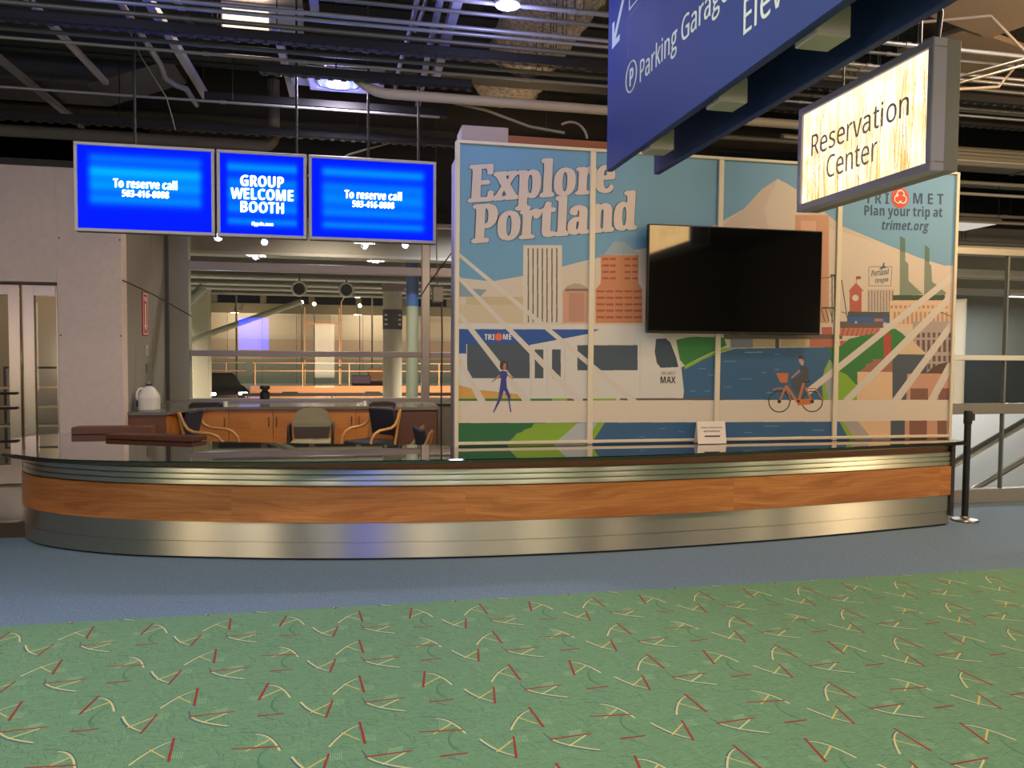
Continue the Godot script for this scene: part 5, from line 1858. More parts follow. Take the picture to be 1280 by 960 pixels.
	for q in [[-12.0, "left"], [0.0, "middle"], [12.0, "right"]]:
		var t := thing("deck_light", "lamp in the parking building, %s one" % q[1], "light", Vector3(q[0], 5.4, -80.0))
		st = new_st()
		block(st, -0.4, 0.4, 0.0, 0.12, -0.1, 0.1, 0.02)
		part("housing", st, mat("55534e", 0.6), t)
		st = new_st()
		block(st, -0.38, 0.38, -0.03, 0.0, -0.09, 0.09, 0.005)
		part("light_lens", st, glow(Color(1.0, 0.9, 0.7), 6.0), t)
		st = new_st()
		tube(st, [Vector3(0, 0.12, 0), Vector3(0, 0.6, 0), Vector3(0, 0.6, -4.97)], 0.04, 6)
		part("arm", st, mat("55534e", 0.6), t)
		omni(t, Vector3(0, -0.15, 0), 14.0, Color(1.0, 0.9, 0.7), 0.15)
	# people-size bollards and boxes on the far pavement
	st = new_st()
	cbox(st, Vector3(0, 0.55, 0), Vector3(1.0, 1.1, 0.8), 0.03)
	single("blue_crate", st, mat("4a4a80", 0.7), "small blue crate on the far side of the road", "crate", Vector3(0.2, -0.75, -42.0))
	st = new_st()
	cbox(st, Vector3(0, 0.7, 0), Vector3(1.2, 1.4, 0.8), 0.04)
	single("utility_box", st, mat("a59c8a", 0.7), "pale utility box before the hoarding", "box", Vector3(1.2, -0.75, -46.0))
	# dark hatchback waiting by the kerb
	dark_car()

func dark_car() -> void:
	var t := thing("parked_car", "dark car with lit headlamps waiting outside the window", "car", Vector3(-5.9, -0.75, -34.5), deg_to_rad(20))
	var paint := mat("101216", 0.15, 0.3)
	# side outline (x along the car's length = local z, front at +z)
	var body := PackedVector2Array()
	for p in [[-2.1, 0.30], [-1.95, 0.22], [1.95, 0.22], [2.12, 0.34], [2.14, 0.58], [2.0, 0.74], [1.2, 0.86], [0.95, 0.92], [-1.6, 0.95], [-2.1, 0.86]]: body.append(Vector2(p[0], p[1]))
	var st := new_st()
	prism(st, body, func(p: Vector2) -> Vector3: return Vector3(-0.88, p.y, p.x), Vector3(1.76, 0, 0))
	part("body", st, paint, t)
	var cab := [[-1.75, 0.93], [1.0, 0.91], [0.30, 1.36], [-0.1, 1.42], [-1.2, 1.40]]
	st = new_st()
	var lo := []
	var hi := []
	for q in cab:
		var inset: float = 0.06 + (q[1] - 0.9) * 0.30
		lo.append(Vector3(-0.86 + inset, q[1], q[0]))
		hi.append(Vector3(0.86 - inset, q[1], q[0]))
	var nq := cab.size()
	for i in nq:
		quad(st, lo[i], lo[(i + 1) % nq], hi[(i + 1) % nq], hi[i], (lo[i] + hi[i]) * 0.5 + (lo[(i + 1) % nq] + hi[(i + 1) % nq]) * 0.5 - Vector3(0, 2.3, -0.7))
	for i in range(1, nq - 1):
		tri(st, lo[0], lo[i], lo[i + 1], Vector3.LEFT)
		tri(st, hi[0], hi[i], hi[i + 1], Vector3.RIGHT)
	part("cabin", st, mat("1c221f", 0.1), t, "dark glazed cabin")
	st = new_st()
	block(st, -0.62, 0.62, 1.39, 1.44, -1.15, -0.1, 0.02)
	part("roof", st, paint, t)
	for s in [-1.0, 1.0]:
		st = new_st()
		cbox(st, Vector3(s * 0.62, 0.63, 2.08), Vector3(0.36, 0.13, 0.12), 0.03)
		part("headlamp", st, glow(Color(0.9, 0.95, 1.0), 16.0 if s < 0 else 8.0), t, "lit headlamp")
		st = new_st()
		cbox(st, Vector3(s * 0.76, 0.52, 2.09), Vector3(0.16, 0.08, 0.10), 0.02)
		part("indicator_light", st, glow(Color(1.0, 0.5, 0.1), 3.0), t, "orange indicator")
		for z in [-1.3, 1.35]:
			st = new_st()
			lathe(st, Vector3(s * 0.80, 0.32, z), [[0.0, -0.1], [0.2, -0.1], [0.31, -0.09], [0.33, -0.05], [0.33, 0.05], [0.31, 0.09], [0.2, 0.1], [0.0, 0.1]], 20, Basis(Vector3.BACK, PI / 2))
			part("wheel", st, mat("141414", 0.7), t)
	st = new_st()
	block(st, -0.4, 0.4, 0.42, 0.60, 2.09, 2.15, 0.01)
	part("grille", st, mat("2a2c30", 0.4, 0.6), t)
	spot(t, Vector3(-0.6, 0.63, 2.25), Vector3(0, -0.15, 1), 35.0, 6.0, Color(0.9, 0.95, 1.0), 0.08)

# ------------------------------------------------------------------ glass partition and escalator at the right
func build_escalator_side() -> void:
	var w := setting("window_2", "glass partition right of the counter with an escalator behind it", "window")
	var z := -7.42
	var st := new_st()
	block(st, 5.95, 13.9, 0.0, 0.16, z - 0.06, z + 0.04, 0.006)
	part("base_rail", st, mat("8a8780", 0.4, 0.3), w)
	for q in [[1.63, 1.69, "c9c8c0"], [1.02, 1.14, "77746c"], [2.82, 2.90, "9c9788"]]:
		st = new_st()
		block(st, 5.95, 13.9, q[0], q[1], z - 0.05, z + 0.03, 0.006)
		part("transom", st, mat(q[2], 0.4, 0.2), w)
	for x in [5.97, 7.27, 8.6, 9.9, 11.2, 12.5]:
		st = new_st()
		block(st, x - 0.012, x + 0.012, 0.16, 2.82, z - 0.03, z + 0.02, 0.003)
		part("mullion", st, mat("6c716c", 0.4, 0.3), w)
	var xs := [5.97, 7.27, 8.6, 9.9, 11.2, 12.5, 13.9]
	for i in xs.size() - 1:
		for y in [[0.16, 1.02], [1.14, 1.63], [1.69, 2.82]]:
			st = new_st()
			quad(st, Vector3(xs[i] + 0.012, y[0], z), Vector3(xs[i + 1] - 0.012, y[0], z), Vector3(xs[i + 1] - 0.012, y[1], z), Vector3(xs[i] + 0.012, y[1], z), Vector3.BACK)
			part("pane", st, glass(0.12, "5c6a66") if y[0] > 1.1 and y[0] < 1.5 else glass(0.05), w)
	# stairwell behind: pale wall, dark upper wall, soffit
	st = new_st()
	block(st, 5.9, 14.0, -3.0, 0.80, -12.2, -12.0, 0.004)
	var pw := setting("wall_stairwell", "pale wall behind the escalator", "wall")
	part("lower_wall", st, mat("c9c7c0", 0.7), pw)
	st = new_st()
	block(st, 5.9, 14.0, 0.80, 1.68, -12.2, -11.95, 0.004)
	part("dark_band", st, mat("1b1e1f", 0.4), pw, "dark glossy band")
	st = new_st()
	block(st, 5.9, 14.0, 1.68, 3.75, -12.2, -12.0, 0.004)
	part("upper_wall", st, mat("4f524b", 0.6), pw)
	st = new_st()
	block(st, 5.75, 5.9, -3.0, 3.6, -12.2, -7.45, 0.004)
	part("side_wall", st, mat("5f605b", 0.7), pw)
	st = new_st()
	block(st, 5.9, 14.0, -3.2, -0.2, -7.5, -7.42, 0.002)
	part("floor_edge", st, mat("77746c", 0.7), pw)
	for q in [[3.05, -8.9, 0.10], [2.86, -10.0, 0.12], [2.72, -11.2, 0.10]]:
		var bt := thing("soffit_beam", "pale horizontal beam over the escalator, %.1f m back" % absf(q[1]), "beam", Vector3(5.9, q[0], q[1]))
		st = new_st()
		block(st, 0.0, 8.0, 0.0, q[2], -0.14, 0.14, 0.006)
		part("beam_body", st, mat("a7a497", 0.5), bt)
	# lamps in the stairwell
	for q in [[8.2, 2.66, -10.6, "left"], [11.0, 2.66, -10.6, "right"]]:
		var t := thing("strip_light", "thin white strip light over the escalator, %s one" % q[3], "light", Vector3(q[0], q[1], q[2]))
		st = new_st()
		block(st, -0.6, 0.6, 0.0, 0.05, -0.05, 0.05, 0.006)
		part("housing", st, mat("b0aea6", 0.5), t)
		st = new_st()
		block(st, -0.58, 0.58, -0.012, 0.0, -0.04, 0.04, 0.003)
		part("light_diffuser", st, glow(Color(0.95, 0.98, 1.0), 4.0), t)
		area_light(t, Vector3(0, -0.03, 0), Vector2(1.1, 0.07), Vector3.DOWN, 11.0, Color(0.95, 0.98, 1.0))
	# escalator: two sloping balustrades with black handrails
	for q in [[-9.0, "front"]]:
		var e := thing("escalator_balustrade", "sloping glass escalator balustrade with black handrail right of the counter", "balustrade", Vector3(6.0, -0.835, q[0]))
		var dir := Vector3(1.0, 0.50, 0.0)
		st = new_st()
		tube(st, [Vector3(-0.1, 0, 0), dir * 7.0], 0.035, 9)
		var hr := part("handrail", st, mat("141414", 0.4), e, "black rubber handrail")
		st = new_st()
		tube(st, [Vector3(-0.1, -0.07, 0.0), dir * 7.0 + Vector3(0, -0.07, 0)], 0.022, 8)
		part("rail_trim", st, mat("b9b8b2", 0.3, 0.7), hr)
		st = new_st()
		quad(st, Vector3(0, -0.06, 0), dir * 7.0 + Vector3(0, -0.06, 0), dir * 7.0 + Vector3(0, -0.54, 0), Vector3(0, -0.54, 0), Vector3.BACK)
		part("pane", st, glass(0.06), e)
		st = new_st()
		tube(st, [Vector3(-0.1, -0.56, 0), dir * 7.0 + Vector3(0, -0.56, 0)], 0.045, 8)
		part("skirt_rail", st, mat("8a8982", 0.3, 0.7), e)
	# ceiling fittings far right
	st = new_st()
	block(st, -0.55, 0.55, 0.0, 0.02, -0.3, 0.3, 0.004)
	var fl := thing("troffer_light", "flat pale ceiling light fitting at the far right", "light", Vector3(8.35, 3.55, -9.6))
	part("light_diffuser", st, glow(Color(0.95, 0.92, 0.85), 0.55), fl)
	st = new_st()
	block(st, -0.6, 0.6, 0.02, 0.08, -0.34, 0.34, 0.006)
	part("housing", st, mat("55524c", 0.6), fl)

# ------------------------------------------------------------------ what the glass and steel mirror: the hall behind the visitor
func build_hall_behind() -> void:
	var t := thing("information_display", "tall blue information display on a stand behind the visitor", "display", Vector3(-4.77, 1.1, 12.5))
	var st := new_st()
	block(st, -0.73, 0.73, 0.54, 2.14, 0.0, 0.08, 0.01)
	part("case", st, mat("222226", 0.5), t)
	st = new_st()
	block(st, -0.69, 0.69, 0.58, 2.10, -0.012, 0.0, 0.002)
	part("screen_panel", st, glow(Color(0.07, 0.26, 1.0), 17.0), t)
	st = new_st()
	block(st, -0.06, 0.06, -1.1, 0.54, 0.02, 0.08, 0.006)
	part("stand", st, mat("3a3a3c", 0.5, 0.5), t)
	area_light(t, Vector3(0, 1.34, -0.03), Vector2(1.2, 1.4), Vector3.FORWARD, 1.5, Color(0.12, 0.32, 1.0))
	# lit shop windows on the far sides of the hall
	shop_window(Vector3(5.6, 0.0, 13.97), 0.0, 1.7, "brightest shop window in the rear wall, right of the visitor", 5.0)
	shop_window(Vector3(2.5, 0.0, 13.97), 0.0, 0.8, "narrow shop window in the middle of the rear wall", 3.0)
	shop_window(Vector3(-1.6, 0.0, 13.97), 0.0, 1.1, "shop window in the rear wall, left of the visitor", 3.0)
	shop_window(Vector3(-8.97, 0.0, 2.6), -PI / 2, 1.6, "bright shop window in the far left wall of the hall", 4.0)
	shop_window(Vector3(-8.97, 0.0, 6.4), -PI / 2, 2.0, "second shop window in the far left wall, farther back", 4.0)
	shop_window(Vector3(13.97, 0.0, 1.6), PI / 2, 2.4, "wide bright shop window in the far right wall of the hall", 5.0)
	shop_window(Vector3(13.97, 0.0, 6.4), PI / 2, 1.2, "narrow shop window in the far right wall, farther back", 3.0)

func shop_window(at: Vector3, turn: float, w: float, label: String, energy: float) -> void:
	# faces local -z
	var t := thing("shop_window", label, "window", at, turn)
	var st := new_st()
	for q in [[-w / 2, w / 2, 0.25, 0.33], [-w / 2, w / 2, 3.02, 3.10], [-w / 2, -w / 2 + 0.07, 0.33, 3.02], [w / 2 - 0.07, w / 2, 0.33, 3.02]]:
		block(st, q[0], q[1], q[2], q[3], -0.06, 0.03, 0.006)
	part("frame", st, mat("4a4844", 0.5, 0.4), t)
	st = new_st()
	block(st, -w / 2 + 0.07, w / 2 - 0.07, 0.33, 3.02, -0.02, 0.0, 0.002)
	part("light_panel", st, glow(Color(1.0, 0.90, 0.74), 6.5), t, "bright frosted shop window")
	area_light(t, Vector3(0, 1.7, -0.08), Vector2(w - 0.2, 2.5), Vector3.FORWARD, energy, Color(1.0, 0.90, 0.74))
const MURAL := [
	["e0d0b8", [0,1169,293,1196,583,1138,952,1042,1185,977,1776,840,2434,607,2717,445,2894,256,3059,146,3178,197,3341,280,3586,452,3764,568,4364,761,4622,842,4919,913,5030,910,5064,2286,0,2262]],
	["d6c3aa", [3059,146,2924,444,2988,653,2803,592,2680,627,2515,604,2717,445,2894,256]],
	["d6c3aa", [3255,231,3337,425,3590,591,3765,622,4184,723,3764,568,3586,452]],
	["8fa3ac", [0,1176,107,1264,257,1268,193,1333,0,1337]],
	["cfbd92", [72,1335,592,1324,593,1395,72,1406]],
	["d9c7a4", [0,1407,593,1395,594,1560,0,1569]],
	["d79d78", [3253,482,3613,466,3643,1512,3280,1517]],
	["e6b594", [3314,533,3476,526,3504,1514,3340,1516]],
	["e2d6c2", [581,865,939,852,947,1554,587,1560]],
	["6f6650", [622,892,634,891,640,1552,628,1552]],
	["6f6650", [665,890,677,890,683,1551,672,1551]],
	["6f6650", [707,889,719,888,726,1550,714,1550]],
	["6f6650", [751,887,763,887,770,1550,758,1550]],
	["6f6650", [794,886,806,885,813,1549,801,1549]],
	["6f6650", [840,884,852,884,859,1548,847,1548]],
	["6f6650", [885,882,897,882,904,1547,892,1548]],
	["d9a183", [951,1258,1189,1252,1192,1550,954,1554]],
	["c78e74", [1008,1278,1151,1275,1154,1536,1011,1538]],
	["b9a890", [970,1243,999,1213,1059,1192,1120,1196,1173,1223,1188,1245]],
	["8f6d5a", [970,1243,1188,1237,1189,1259,970,1265]],
	["9fb3b6", [1329,928,1427,802,1534,798,1668,910]],
	["d78a5c", [1306,929,1668,917,1672,1174,1712,1230,1718,1542,1265,1549,1261,1241,1310,1184]],
	["a8553a", [1322,955,1383,953,1384,970,1322,972]],
	["a8553a", [1395,952,1451,951,1451,968,1395,970]],
	["a8553a", [1535,948,1591,946,1592,964,1535,965]],
	["a8553a", [1608,945,1659,944,1660,961,1609,963]],
	["a8553a", [1323,1014,1384,1012,1384,1030,1323,1032]],
	["a8553a", [1395,1012,1451,1010,1452,1028,1396,1030]],
	["a8553a", [1536,1008,1592,1006,1593,1024,1536,1025]],
	["a8553a", [1609,1006,1660,1004,1661,1022,1610,1023]],
	["a8553a", [1324,1073,1385,1071,1385,1088,1324,1090]],
	["a8553a", [1396,1070,1452,1069,1453,1086,1396,1088]],
	["a8553a", [1537,1066,1593,1065,1593,1082,1537,1084]],
	["a8553a", [1610,1064,1661,1063,1662,1080,1610,1082]],
	["a8553a", [1324,1131,1386,1129,1386,1146,1325,1148]],
	["a8553a", [1397,1129,1453,1127,1453,1145,1397,1146]],
	["a8553a", [1538,1125,1594,1123,1594,1141,1538,1142]],
	["a8553a", [1611,1123,1662,1121,1662,1139,1611,1140]],
	["a8553a", [1270,1251,1348,1249,1349,1266,1271,1268]],
	["a8553a", [1360,1249,1432,1247,1433,1264,1360,1266]],
	["a8553a", [1449,1246,1522,1245,1523,1262,1450,1264]],
	["a8553a", [1539,1244,1613,1242,1613,1260,1540,1262]],
	["a8553a", [1624,1242,1704,1240,1704,1258,1625,1260]],
	["a8553a", [1271,1309,1349,1307,1349,1325,1271,1326]],
	["a8553a", [1360,1307,1433,1305,1434,1323,1361,1324]],
	["a8553a", [1450,1305,1523,1303,1524,1321,1450,1322]],
	["a8553a", [1540,1303,1614,1301,1614,1319,1541,1320]],
	["a8553a", [1625,1301,1705,1299,1705,1317,1626,1319]],
	["a8553a", [1272,1369,1350,1368,1350,1385,1272,1387]],
	["a8553a", [1361,1368,1434,1366,1434,1384,1362,1385]],
	["a8553a", [1451,1366,1524,1364,1525,1382,1451,1383]],
	["a8553a", [1541,1364,1615,1362,1615,1380,1542,1381]],
	["a8553a", [1626,1362,1706,1360,1706,1378,1627,1380]],
	["a8553a", [1273,1426,1351,1425,1351,1442,1273,1444]],
	["a8553a", [1362,1425,1435,1423,1435,1441,1362,1442]],
	["a8553a", [1452,1423,1525,1421,1525,1439,1452,1440]],
	["a8553a", [1542,1421,1616,1420,1616,1437,1542,1439]],
	["a8553a", [1627,1419,1707,1418,1707,1436,1627,1437]],
	["a8553a", [1274,1487,1352,1485,1352,1503,1274,1504]],
	["a8553a", [1363,1485,1436,1484,1436,1502,1363,1503]],
	["a8553a", [1453,1484,1526,1482,1526,1500,1453,1501]],
	["a8553a", [1543,1482,1617,1481,1617,1498,1543,1500]],
	["a8553a", [1628,1481,1708,1479,1708,1497,1628,1498]],
	["33658c", [2648,1770,3711,1745,3726,2264,2103,2257,2098,1956,2338,1864]],
	["2f8038", [2053,1694,2157,1670,2253,1661,2538,1665,2565,1741,2338,1841,2145,1933,2096,1880]],
	["8fba2e", [2145,1933,2338,1849,2541,1764,2664,1759,2500,1810,2322,1879,2146,1970]],
	["8a8f92", [2604,1657,2836,1654,2839,1761,2606,1763]],
	["cdb588", [2837,1677,3064,1674,3065,1751,2839,1753]],
	["56504a", [3071,1643,3114,1643,3116,1758,3074,1759]],
	["cdb588", [3131,1674,3439,1670,3441,1748,3133,1751]],
	["c46d50", [3439,1670,3700,1667,3702,1745,3441,1748]],
	["6d5a4c", [2538,1635,3795,1619,3796,1666,2539,1680]],
	["7fa3b5", [2756,1800,2948,1795,2949,1806,2757,1811]],
	["6f95aa", [3067,1824,3118,1824,3118,1816,3067,1817]],
	["6f95aa", [2275,1966,2357,1966,2356,1958,2275,1959]],
	["6f95aa", [2382,2026,2480,2026,2480,2019,2382,2019]],
	["6f95aa", [2543,1897,2667,1896,2667,1888,2543,1889]],
	["6f95aa", [2712,2064,2838,2064,2837,2056,2712,2056]],
	["6f95aa", [2992,2195,3060,2195,3059,2187,2992,2187]],
	["6f95aa", [2345,2178,2410,2178,2410,2171,2345,2170]],
	["6f95aa", [2199,2178,2263,2178,2263,2170,2198,2170]],
	["6f95aa", [2937,2002,2987,2002,2987,1994,2937,1994]],
	["6f95aa", [3071,1971,3122,1971,3122,1963,3071,1963]],
	["6f95aa", [3347,2079,3433,2079,3433,2071,3347,2071]],
	["6f95aa", [2549,2140,2631,2140,2631,2133,2549,2133]],
	["8fba2e", [3662,1863,3734,1949,3752,2264,3603,2263,3580,2075,3612,1957]],
	["a9ada6", [3663,1894,3717,1973,3726,2264,3664,2263,3616,2106]],
	["2f8038", [3650,1746,3746,1745,3752,1965,3689,1886]],
	["55534d", [3658,1044,3670,1044,3684,1511,3672,1511]],
	["55534d", [3689,1044,3701,1043,3714,1510,3702,1511]],
	["55534d", [3710,1043,3723,1043,3736,1510,3724,1510]],
	["55534d", [3647,1037,3734,1035,3734,1058,3647,1060]],
	["55534d", [3553,1082,3665,1064,3664,1056,3552,1075]],
	["55534d", [3560,1357,3743,1354,3744,1369,3561,1373]],
	["55534d", [3556,1374,3595,1498,3603,1496,3565,1372]],
	["55534d", [3600,1373,3638,1497,3647,1495,3608,1371]],
	["55534d", [3643,1372,3682,1496,3690,1494,3652,1370]],
	["55534d", [3687,1371,3725,1496,3734,1493,3695,1369]],
	["55534d", [3765,1089,3838,1462,3848,1461,3775,1087]],
	["55534d", [3778,1404,3831,1418,3834,1411,3781,1396]],
	["c2604a", [3861,1191,3994,1188,4000,1396,3867,1398]],
	["c2604a", [3848,1195,3929,1111,4020,1191]],
	["e8d8c2", [3963,1259,3962,1269,3957,1278,3949,1285,3939,1289,3929,1291,3918,1290,3908,1286,3900,1279,3894,1270,3892,1261,3894,1251,3898,1242,3906,1235,3916,1230,3927,1229,3938,1230,3948,1234,3956,1241,3961,1249]],
	["9c4a3a", [3930,1048,3980,1047,3981,1074,3931,1076]],
	["9c4a3a", [3927,1049,3933,1048,3935,1123,3930,1123]],
	["d9c6ac", [4055,1167,4360,1159,4367,1389,4062,1395]],
	["a08f86", [4064,1182,4082,1182,4089,1386,4071,1387]],
	["a08f86", [4097,1181,4115,1181,4122,1386,4104,1386]],
	["a08f86", [4130,1181,4148,1180,4155,1385,4137,1385]],
	["a08f86", [4163,1180,4181,1179,4188,1384,4170,1385]],
	["a08f86", [4197,1179,4214,1178,4221,1384,4203,1384]],
	["a08f86", [4230,1178,4248,1178,4254,1383,4236,1383]],
	["a08f86", [4263,1177,4281,1177,4288,1382,4270,1383]],
	["a08f86", [4296,1177,4314,1176,4321,1382,4303,1382]],
	["a08f86", [4329,1176,4348,1175,4354,1381,4336,1382]],
	["8f8a80", [4066,954,4325,946,4325,939,4066,947]],
	["8f8a80", [4072,1142,4323,1136,4323,1129,4072,1135]],
	["8f8a80", [4062,951,4068,1139,4076,1139,4070,950]],
	["8f8a80", [4321,943,4314,1132,4322,1133,4329,943]],
	["3f5f78", [4182,963,4217,942,4225,910,4238,902,4241,937,4272,960,4245,957,4209,970]],
	["7f8f78", [4405,636,4466,663,4473,879,4510,909,4516,1076,4690,1207,4421,1229]],
	["7f8f78", [4690,713,4744,747,4749,899,4771,917,4786,1077,4957,1185,4922,1226,4699,1223]],
	["4f7a66", [4405,636,4466,663,4471,800,4410,782]],
	["4f7a66", [4690,713,4744,747,4749,886,4696,868]],
	["2f4d33", [4344,1223,4940,1209,4942,1261,4345,1274]],
	["ecc7a0", [4309,1279,5030,1264,5036,1530,4318,1541]],
	["b98f70", [4320,1326,4347,1326,4348,1354,4321,1354]],
	["b98f70", [4372,1325,4399,1325,4400,1353,4372,1353]],
	["b98f70", [4423,1324,4450,1324,4451,1352,4424,1352]],
	["b98f70", [4475,1323,4502,1323,4503,1350,4476,1351]],
	["b98f70", [4527,1322,4554,1322,4555,1349,4528,1350]],
	["b98f70", [4579,1321,4606,1321,4607,1348,4580,1349]],
	["b98f70", [4631,1320,4659,1319,4660,1347,4632,1348]],
	["b98f70", [4683,1319,4711,1318,4712,1346,4684,1347]],
	["b98f70", [4736,1318,4764,1317,4765,1345,4737,1346]],
	["b98f70", [4789,1317,4816,1316,4817,1344,4790,1345]],
	["b98f70", [4841,1316,4869,1315,4870,1343,4842,1344]],
	["b98f70", [4894,1315,4922,1314,4923,1342,4895,1343]],
	["b98f70", [4947,1314,4975,1313,4976,1341,4948,1342]],
	["c29a7c", [4358,1389,4385,1389,4389,1508,4362,1508]],
	["c29a7c", [4407,1388,4434,1388,4438,1507,4411,1507]],
	["c29a7c", [4456,1387,4483,1387,4488,1506,4460,1507]],
	["c29a7c", [4505,1386,4533,1386,4537,1505,4509,1506]],
	["c29a7c", [4555,1385,4582,1385,4586,1505,4559,1505]],
	["c29a7c", [4604,1384,4632,1384,4636,1504,4608,1504]],
	["c29a7c", [4654,1384,4681,1383,4685,1503,4658,1504]],
	["c29a7c", [4703,1383,4731,1382,4735,1502,4707,1503]],
	["c29a7c", [4753,1382,4781,1381,4785,1502,4757,1502]],
	["c29a7c", [4803,1381,4831,1380,4835,1501,4807,1501]],
	["c29a7c", [4853,1380,4881,1379,4885,1500,4857,1500]],
	["c29a7c", [4903,1379,4931,1378,4935,1499,4908,1500]],
	["c29a7c", [4953,1378,4981,1377,4986,1498,4958,1499]],
	["b9a79c", [4580,1481,5034,1473,5054,2009,4598,2010]],
	["6a5650", [4630,1592,4663,1592,4664,1640,4631,1640]],
	["6a5650", [4690,1591,4724,1591,4725,1639,4692,1639]],
	["6a5650", [4751,1590,4785,1590,4786,1638,4753,1639]],
	["6a5650", [4812,1590,4846,1589,4847,1638,4814,1638]],
	["6a5650", [4874,1589,4907,1588,4909,1637,4875,1637]],
	["6a5650", [4935,1588,4969,1588,4970,1636,4937,1636]],
	["6a5650", [4997,1587,5030,1587,5032,1635,4999,1636]],
	["6a5650", [4632,1664,4665,1664,4670,1784,4636,1784]],
	["6a5650", [4693,1663,4726,1663,4730,1784,4697,1784]],
	["6a5650", [4754,1663,4787,1662,4791,1783,4758,1783]],
	["6a5650", [4815,1662,4848,1662,4853,1783,4819,1783]],
	["6a5650", [4876,1661,4910,1661,4914,1782,4881,1782]],
	["6a5650", [4938,1661,4971,1660,4976,1782,4942,1782]],
	["6a5650", [4999,1660,5033,1660,5038,1781,5004,1781]],
	["6a5650", [4638,1825,4671,1824,4673,1881,4640,1881]],
	["6a5650", [4699,1824,4732,1824,4734,1880,4701,1881]],
	["6a5650", [4760,1824,4793,1824,4795,1880,4762,1880]],
	["6a5650", [4821,1823,4854,1823,4856,1880,4823,1880]],
	["6a5650", [4882,1823,4916,1823,4918,1879,4884,1879]],
	["6a5650", [4944,1822,4977,1822,4980,1879,4946,1879]],
	["6a5650", [5006,1822,5039,1822,5041,1879,5008,1879]],
	["6a5650", [4641,1905,4674,1905,4676,1961,4643,1961]],
	["6a5650", [4701,1905,4735,1905,4737,1961,4703,1961]],
	["6a5650", [4762,1904,4796,1904,4798,1961,4765,1961]],
	["6a5650", [4824,1904,4857,1904,4859,1961,4826,1961]],
	["6a5650", [4885,1904,4919,1904,4921,1960,4887,1960]],
	["6a5650", [4947,1903,4980,1903,4983,1960,4949,1960]],
	["6a5650", [5009,1903,5042,1903,5044,1960,5011,1960]],
	["5a4a40", [4826,1392,4918,1391,4918,1383,4825,1384]],
	["5a4a40", [4916,1390,5030,1429,5030,1422,4920,1383]],
	["6b5a50", [3765,1494,4244,1486,4246,1550,3767,1557]],
	["d07a62", [3767,1557,4210,1550,4213,1629,3769,1635]],
	["8f4a3c", [3791,1636,3815,1565,3806,1562,3782,1633]],
	["8f4a3c", [3844,1635,3868,1564,3859,1562,3835,1633]],
	["8f4a3c", [3897,1635,3921,1564,3912,1561,3888,1632]],
	["8f4a3c", [3950,1634,3974,1563,3965,1560,3941,1631]],
	["8f4a3c", [4003,1633,4028,1562,4018,1559,3994,1631]],
	["8f4a3c", [4057,1633,4081,1561,4072,1559,4047,1630]],
	["8f4a3c", [4110,1632,4135,1560,4125,1558,4101,1629]],
	["8f4a3c", [4164,1631,4188,1560,4179,1557,4154,1629]],
	["c4654c", [3566,1552,3679,1550,3681,1620,3568,1622]],
	["c4654c", [3770,1682,3858,1681,3860,1728,3772,1729]],
	["2f5f9c", [3850,1396,4313,1390,4317,1501,3840,1501]],
	["45505a", [3850,1396,4313,1390,4315,1445,3847,1446]],
	["d07a48", [4145,1460,4243,1458,4244,1486,4146,1488]],
	["b9c0c4", [3955,1499,3953,1506,3946,1511,3937,1511,3930,1507,3927,1499,3929,1492,3936,1487,3945,1487,3952,1491]],
	["b9c0c4", [4277,1502,4275,1509,4268,1514,4259,1514,4251,1509,4248,1502,4251,1494,4258,1490,4267,1490,4274,1494]],
	["2f8038", [3755,1760,3867,1665,4016,1629,4176,1604,4278,1565,4382,1556,4465,1602,4512,1642,4385,1906,3978,2122,3762,1996]],
	["2f8038", [3728,1745,3789,1729,3798,2027,3735,1965]],
	["c2483a", [4254,1608,4338,1607,4347,1859,4262,1859]],
	["a8705c", [3992,1987,4062,1940,4061,1916,4140,1884,4140,1860,4365,1859,4369,1994]],
	["f0c79c", [3972,1987,4369,1986,4379,2283,3981,2281]],
	["8fba2e", [3762,1980,3851,2012,3960,2114,3978,2281,3770,2280]],
	["d9a183", [4525,2002,5054,2001,5064,2286,4534,2283]],
	["8c5c48", [4576,2151,4779,2152,4784,2284,4580,2283]],
	["8c5c48", [4900,2152,5059,2152,5064,2286,4905,2285]],
	["5c4438", [4755,2001,4827,1936,4906,1904,5002,1885,5049,1885,5054,2001]],
	["4a5560", [4391,1810,4748,1812,4764,2001,4534,2006,4534,2283,4375,2283,4360,1835]],
	["e6c79c", [4546,1641,4753,1808,4368,1811]],
	["e2d8c6", [3458,2209,5077,1021,5030,973,3414,2160]],
	["e2d8c6", [3877,2304,5089,1206,5031,1159,3823,2256]],
	["e2d8c6", [4440,2304,5087,1494,5030,1452,4373,2261]],
	["e2d8c6", [4858,2302,5078,1920,5003,1886,4783,2267]],
	["e4ddd0", [0,1569,1789,1570,1908,1643,1981,1687,2038,1768,2111,1955,2142,2174,2134,2242,0,2240]],
	["e0a94f", [0,2113,156,2156,556,2199,652,2243,0,2240]],
	["2456a0", [0,1622,1300,1607,1194,1649,648,1756,559,1746,74,1751,75,1836,0,1837]],
	["4a5560", [81,1751,648,1745,651,2055,83,2056]],
	["4a5560", [695,1795,776,1795,779,2055,698,2055]],
	["4a5560", [856,1794,938,1793,941,2055,859,2055]],
	["465661", [1094,1753,1674,1747,1678,1980,1097,1982]],
	["3a4a58", [1854,1688,1949,1680,1997,1717,2059,1862,2082,1948,1906,1956,1866,1912,1844,1808]],
	["cfc7b9", [660,1774,664,2221,670,2221,666,1774]],
	["cfc7b9", [808,1773,813,2222,819,2222,814,1773]],
	["cfc7b9", [972,1713,978,2223,984,2223,978,1713]],
	["cfc7b9", [1693,1690,1702,2225,1708,2225,1700,1690]],
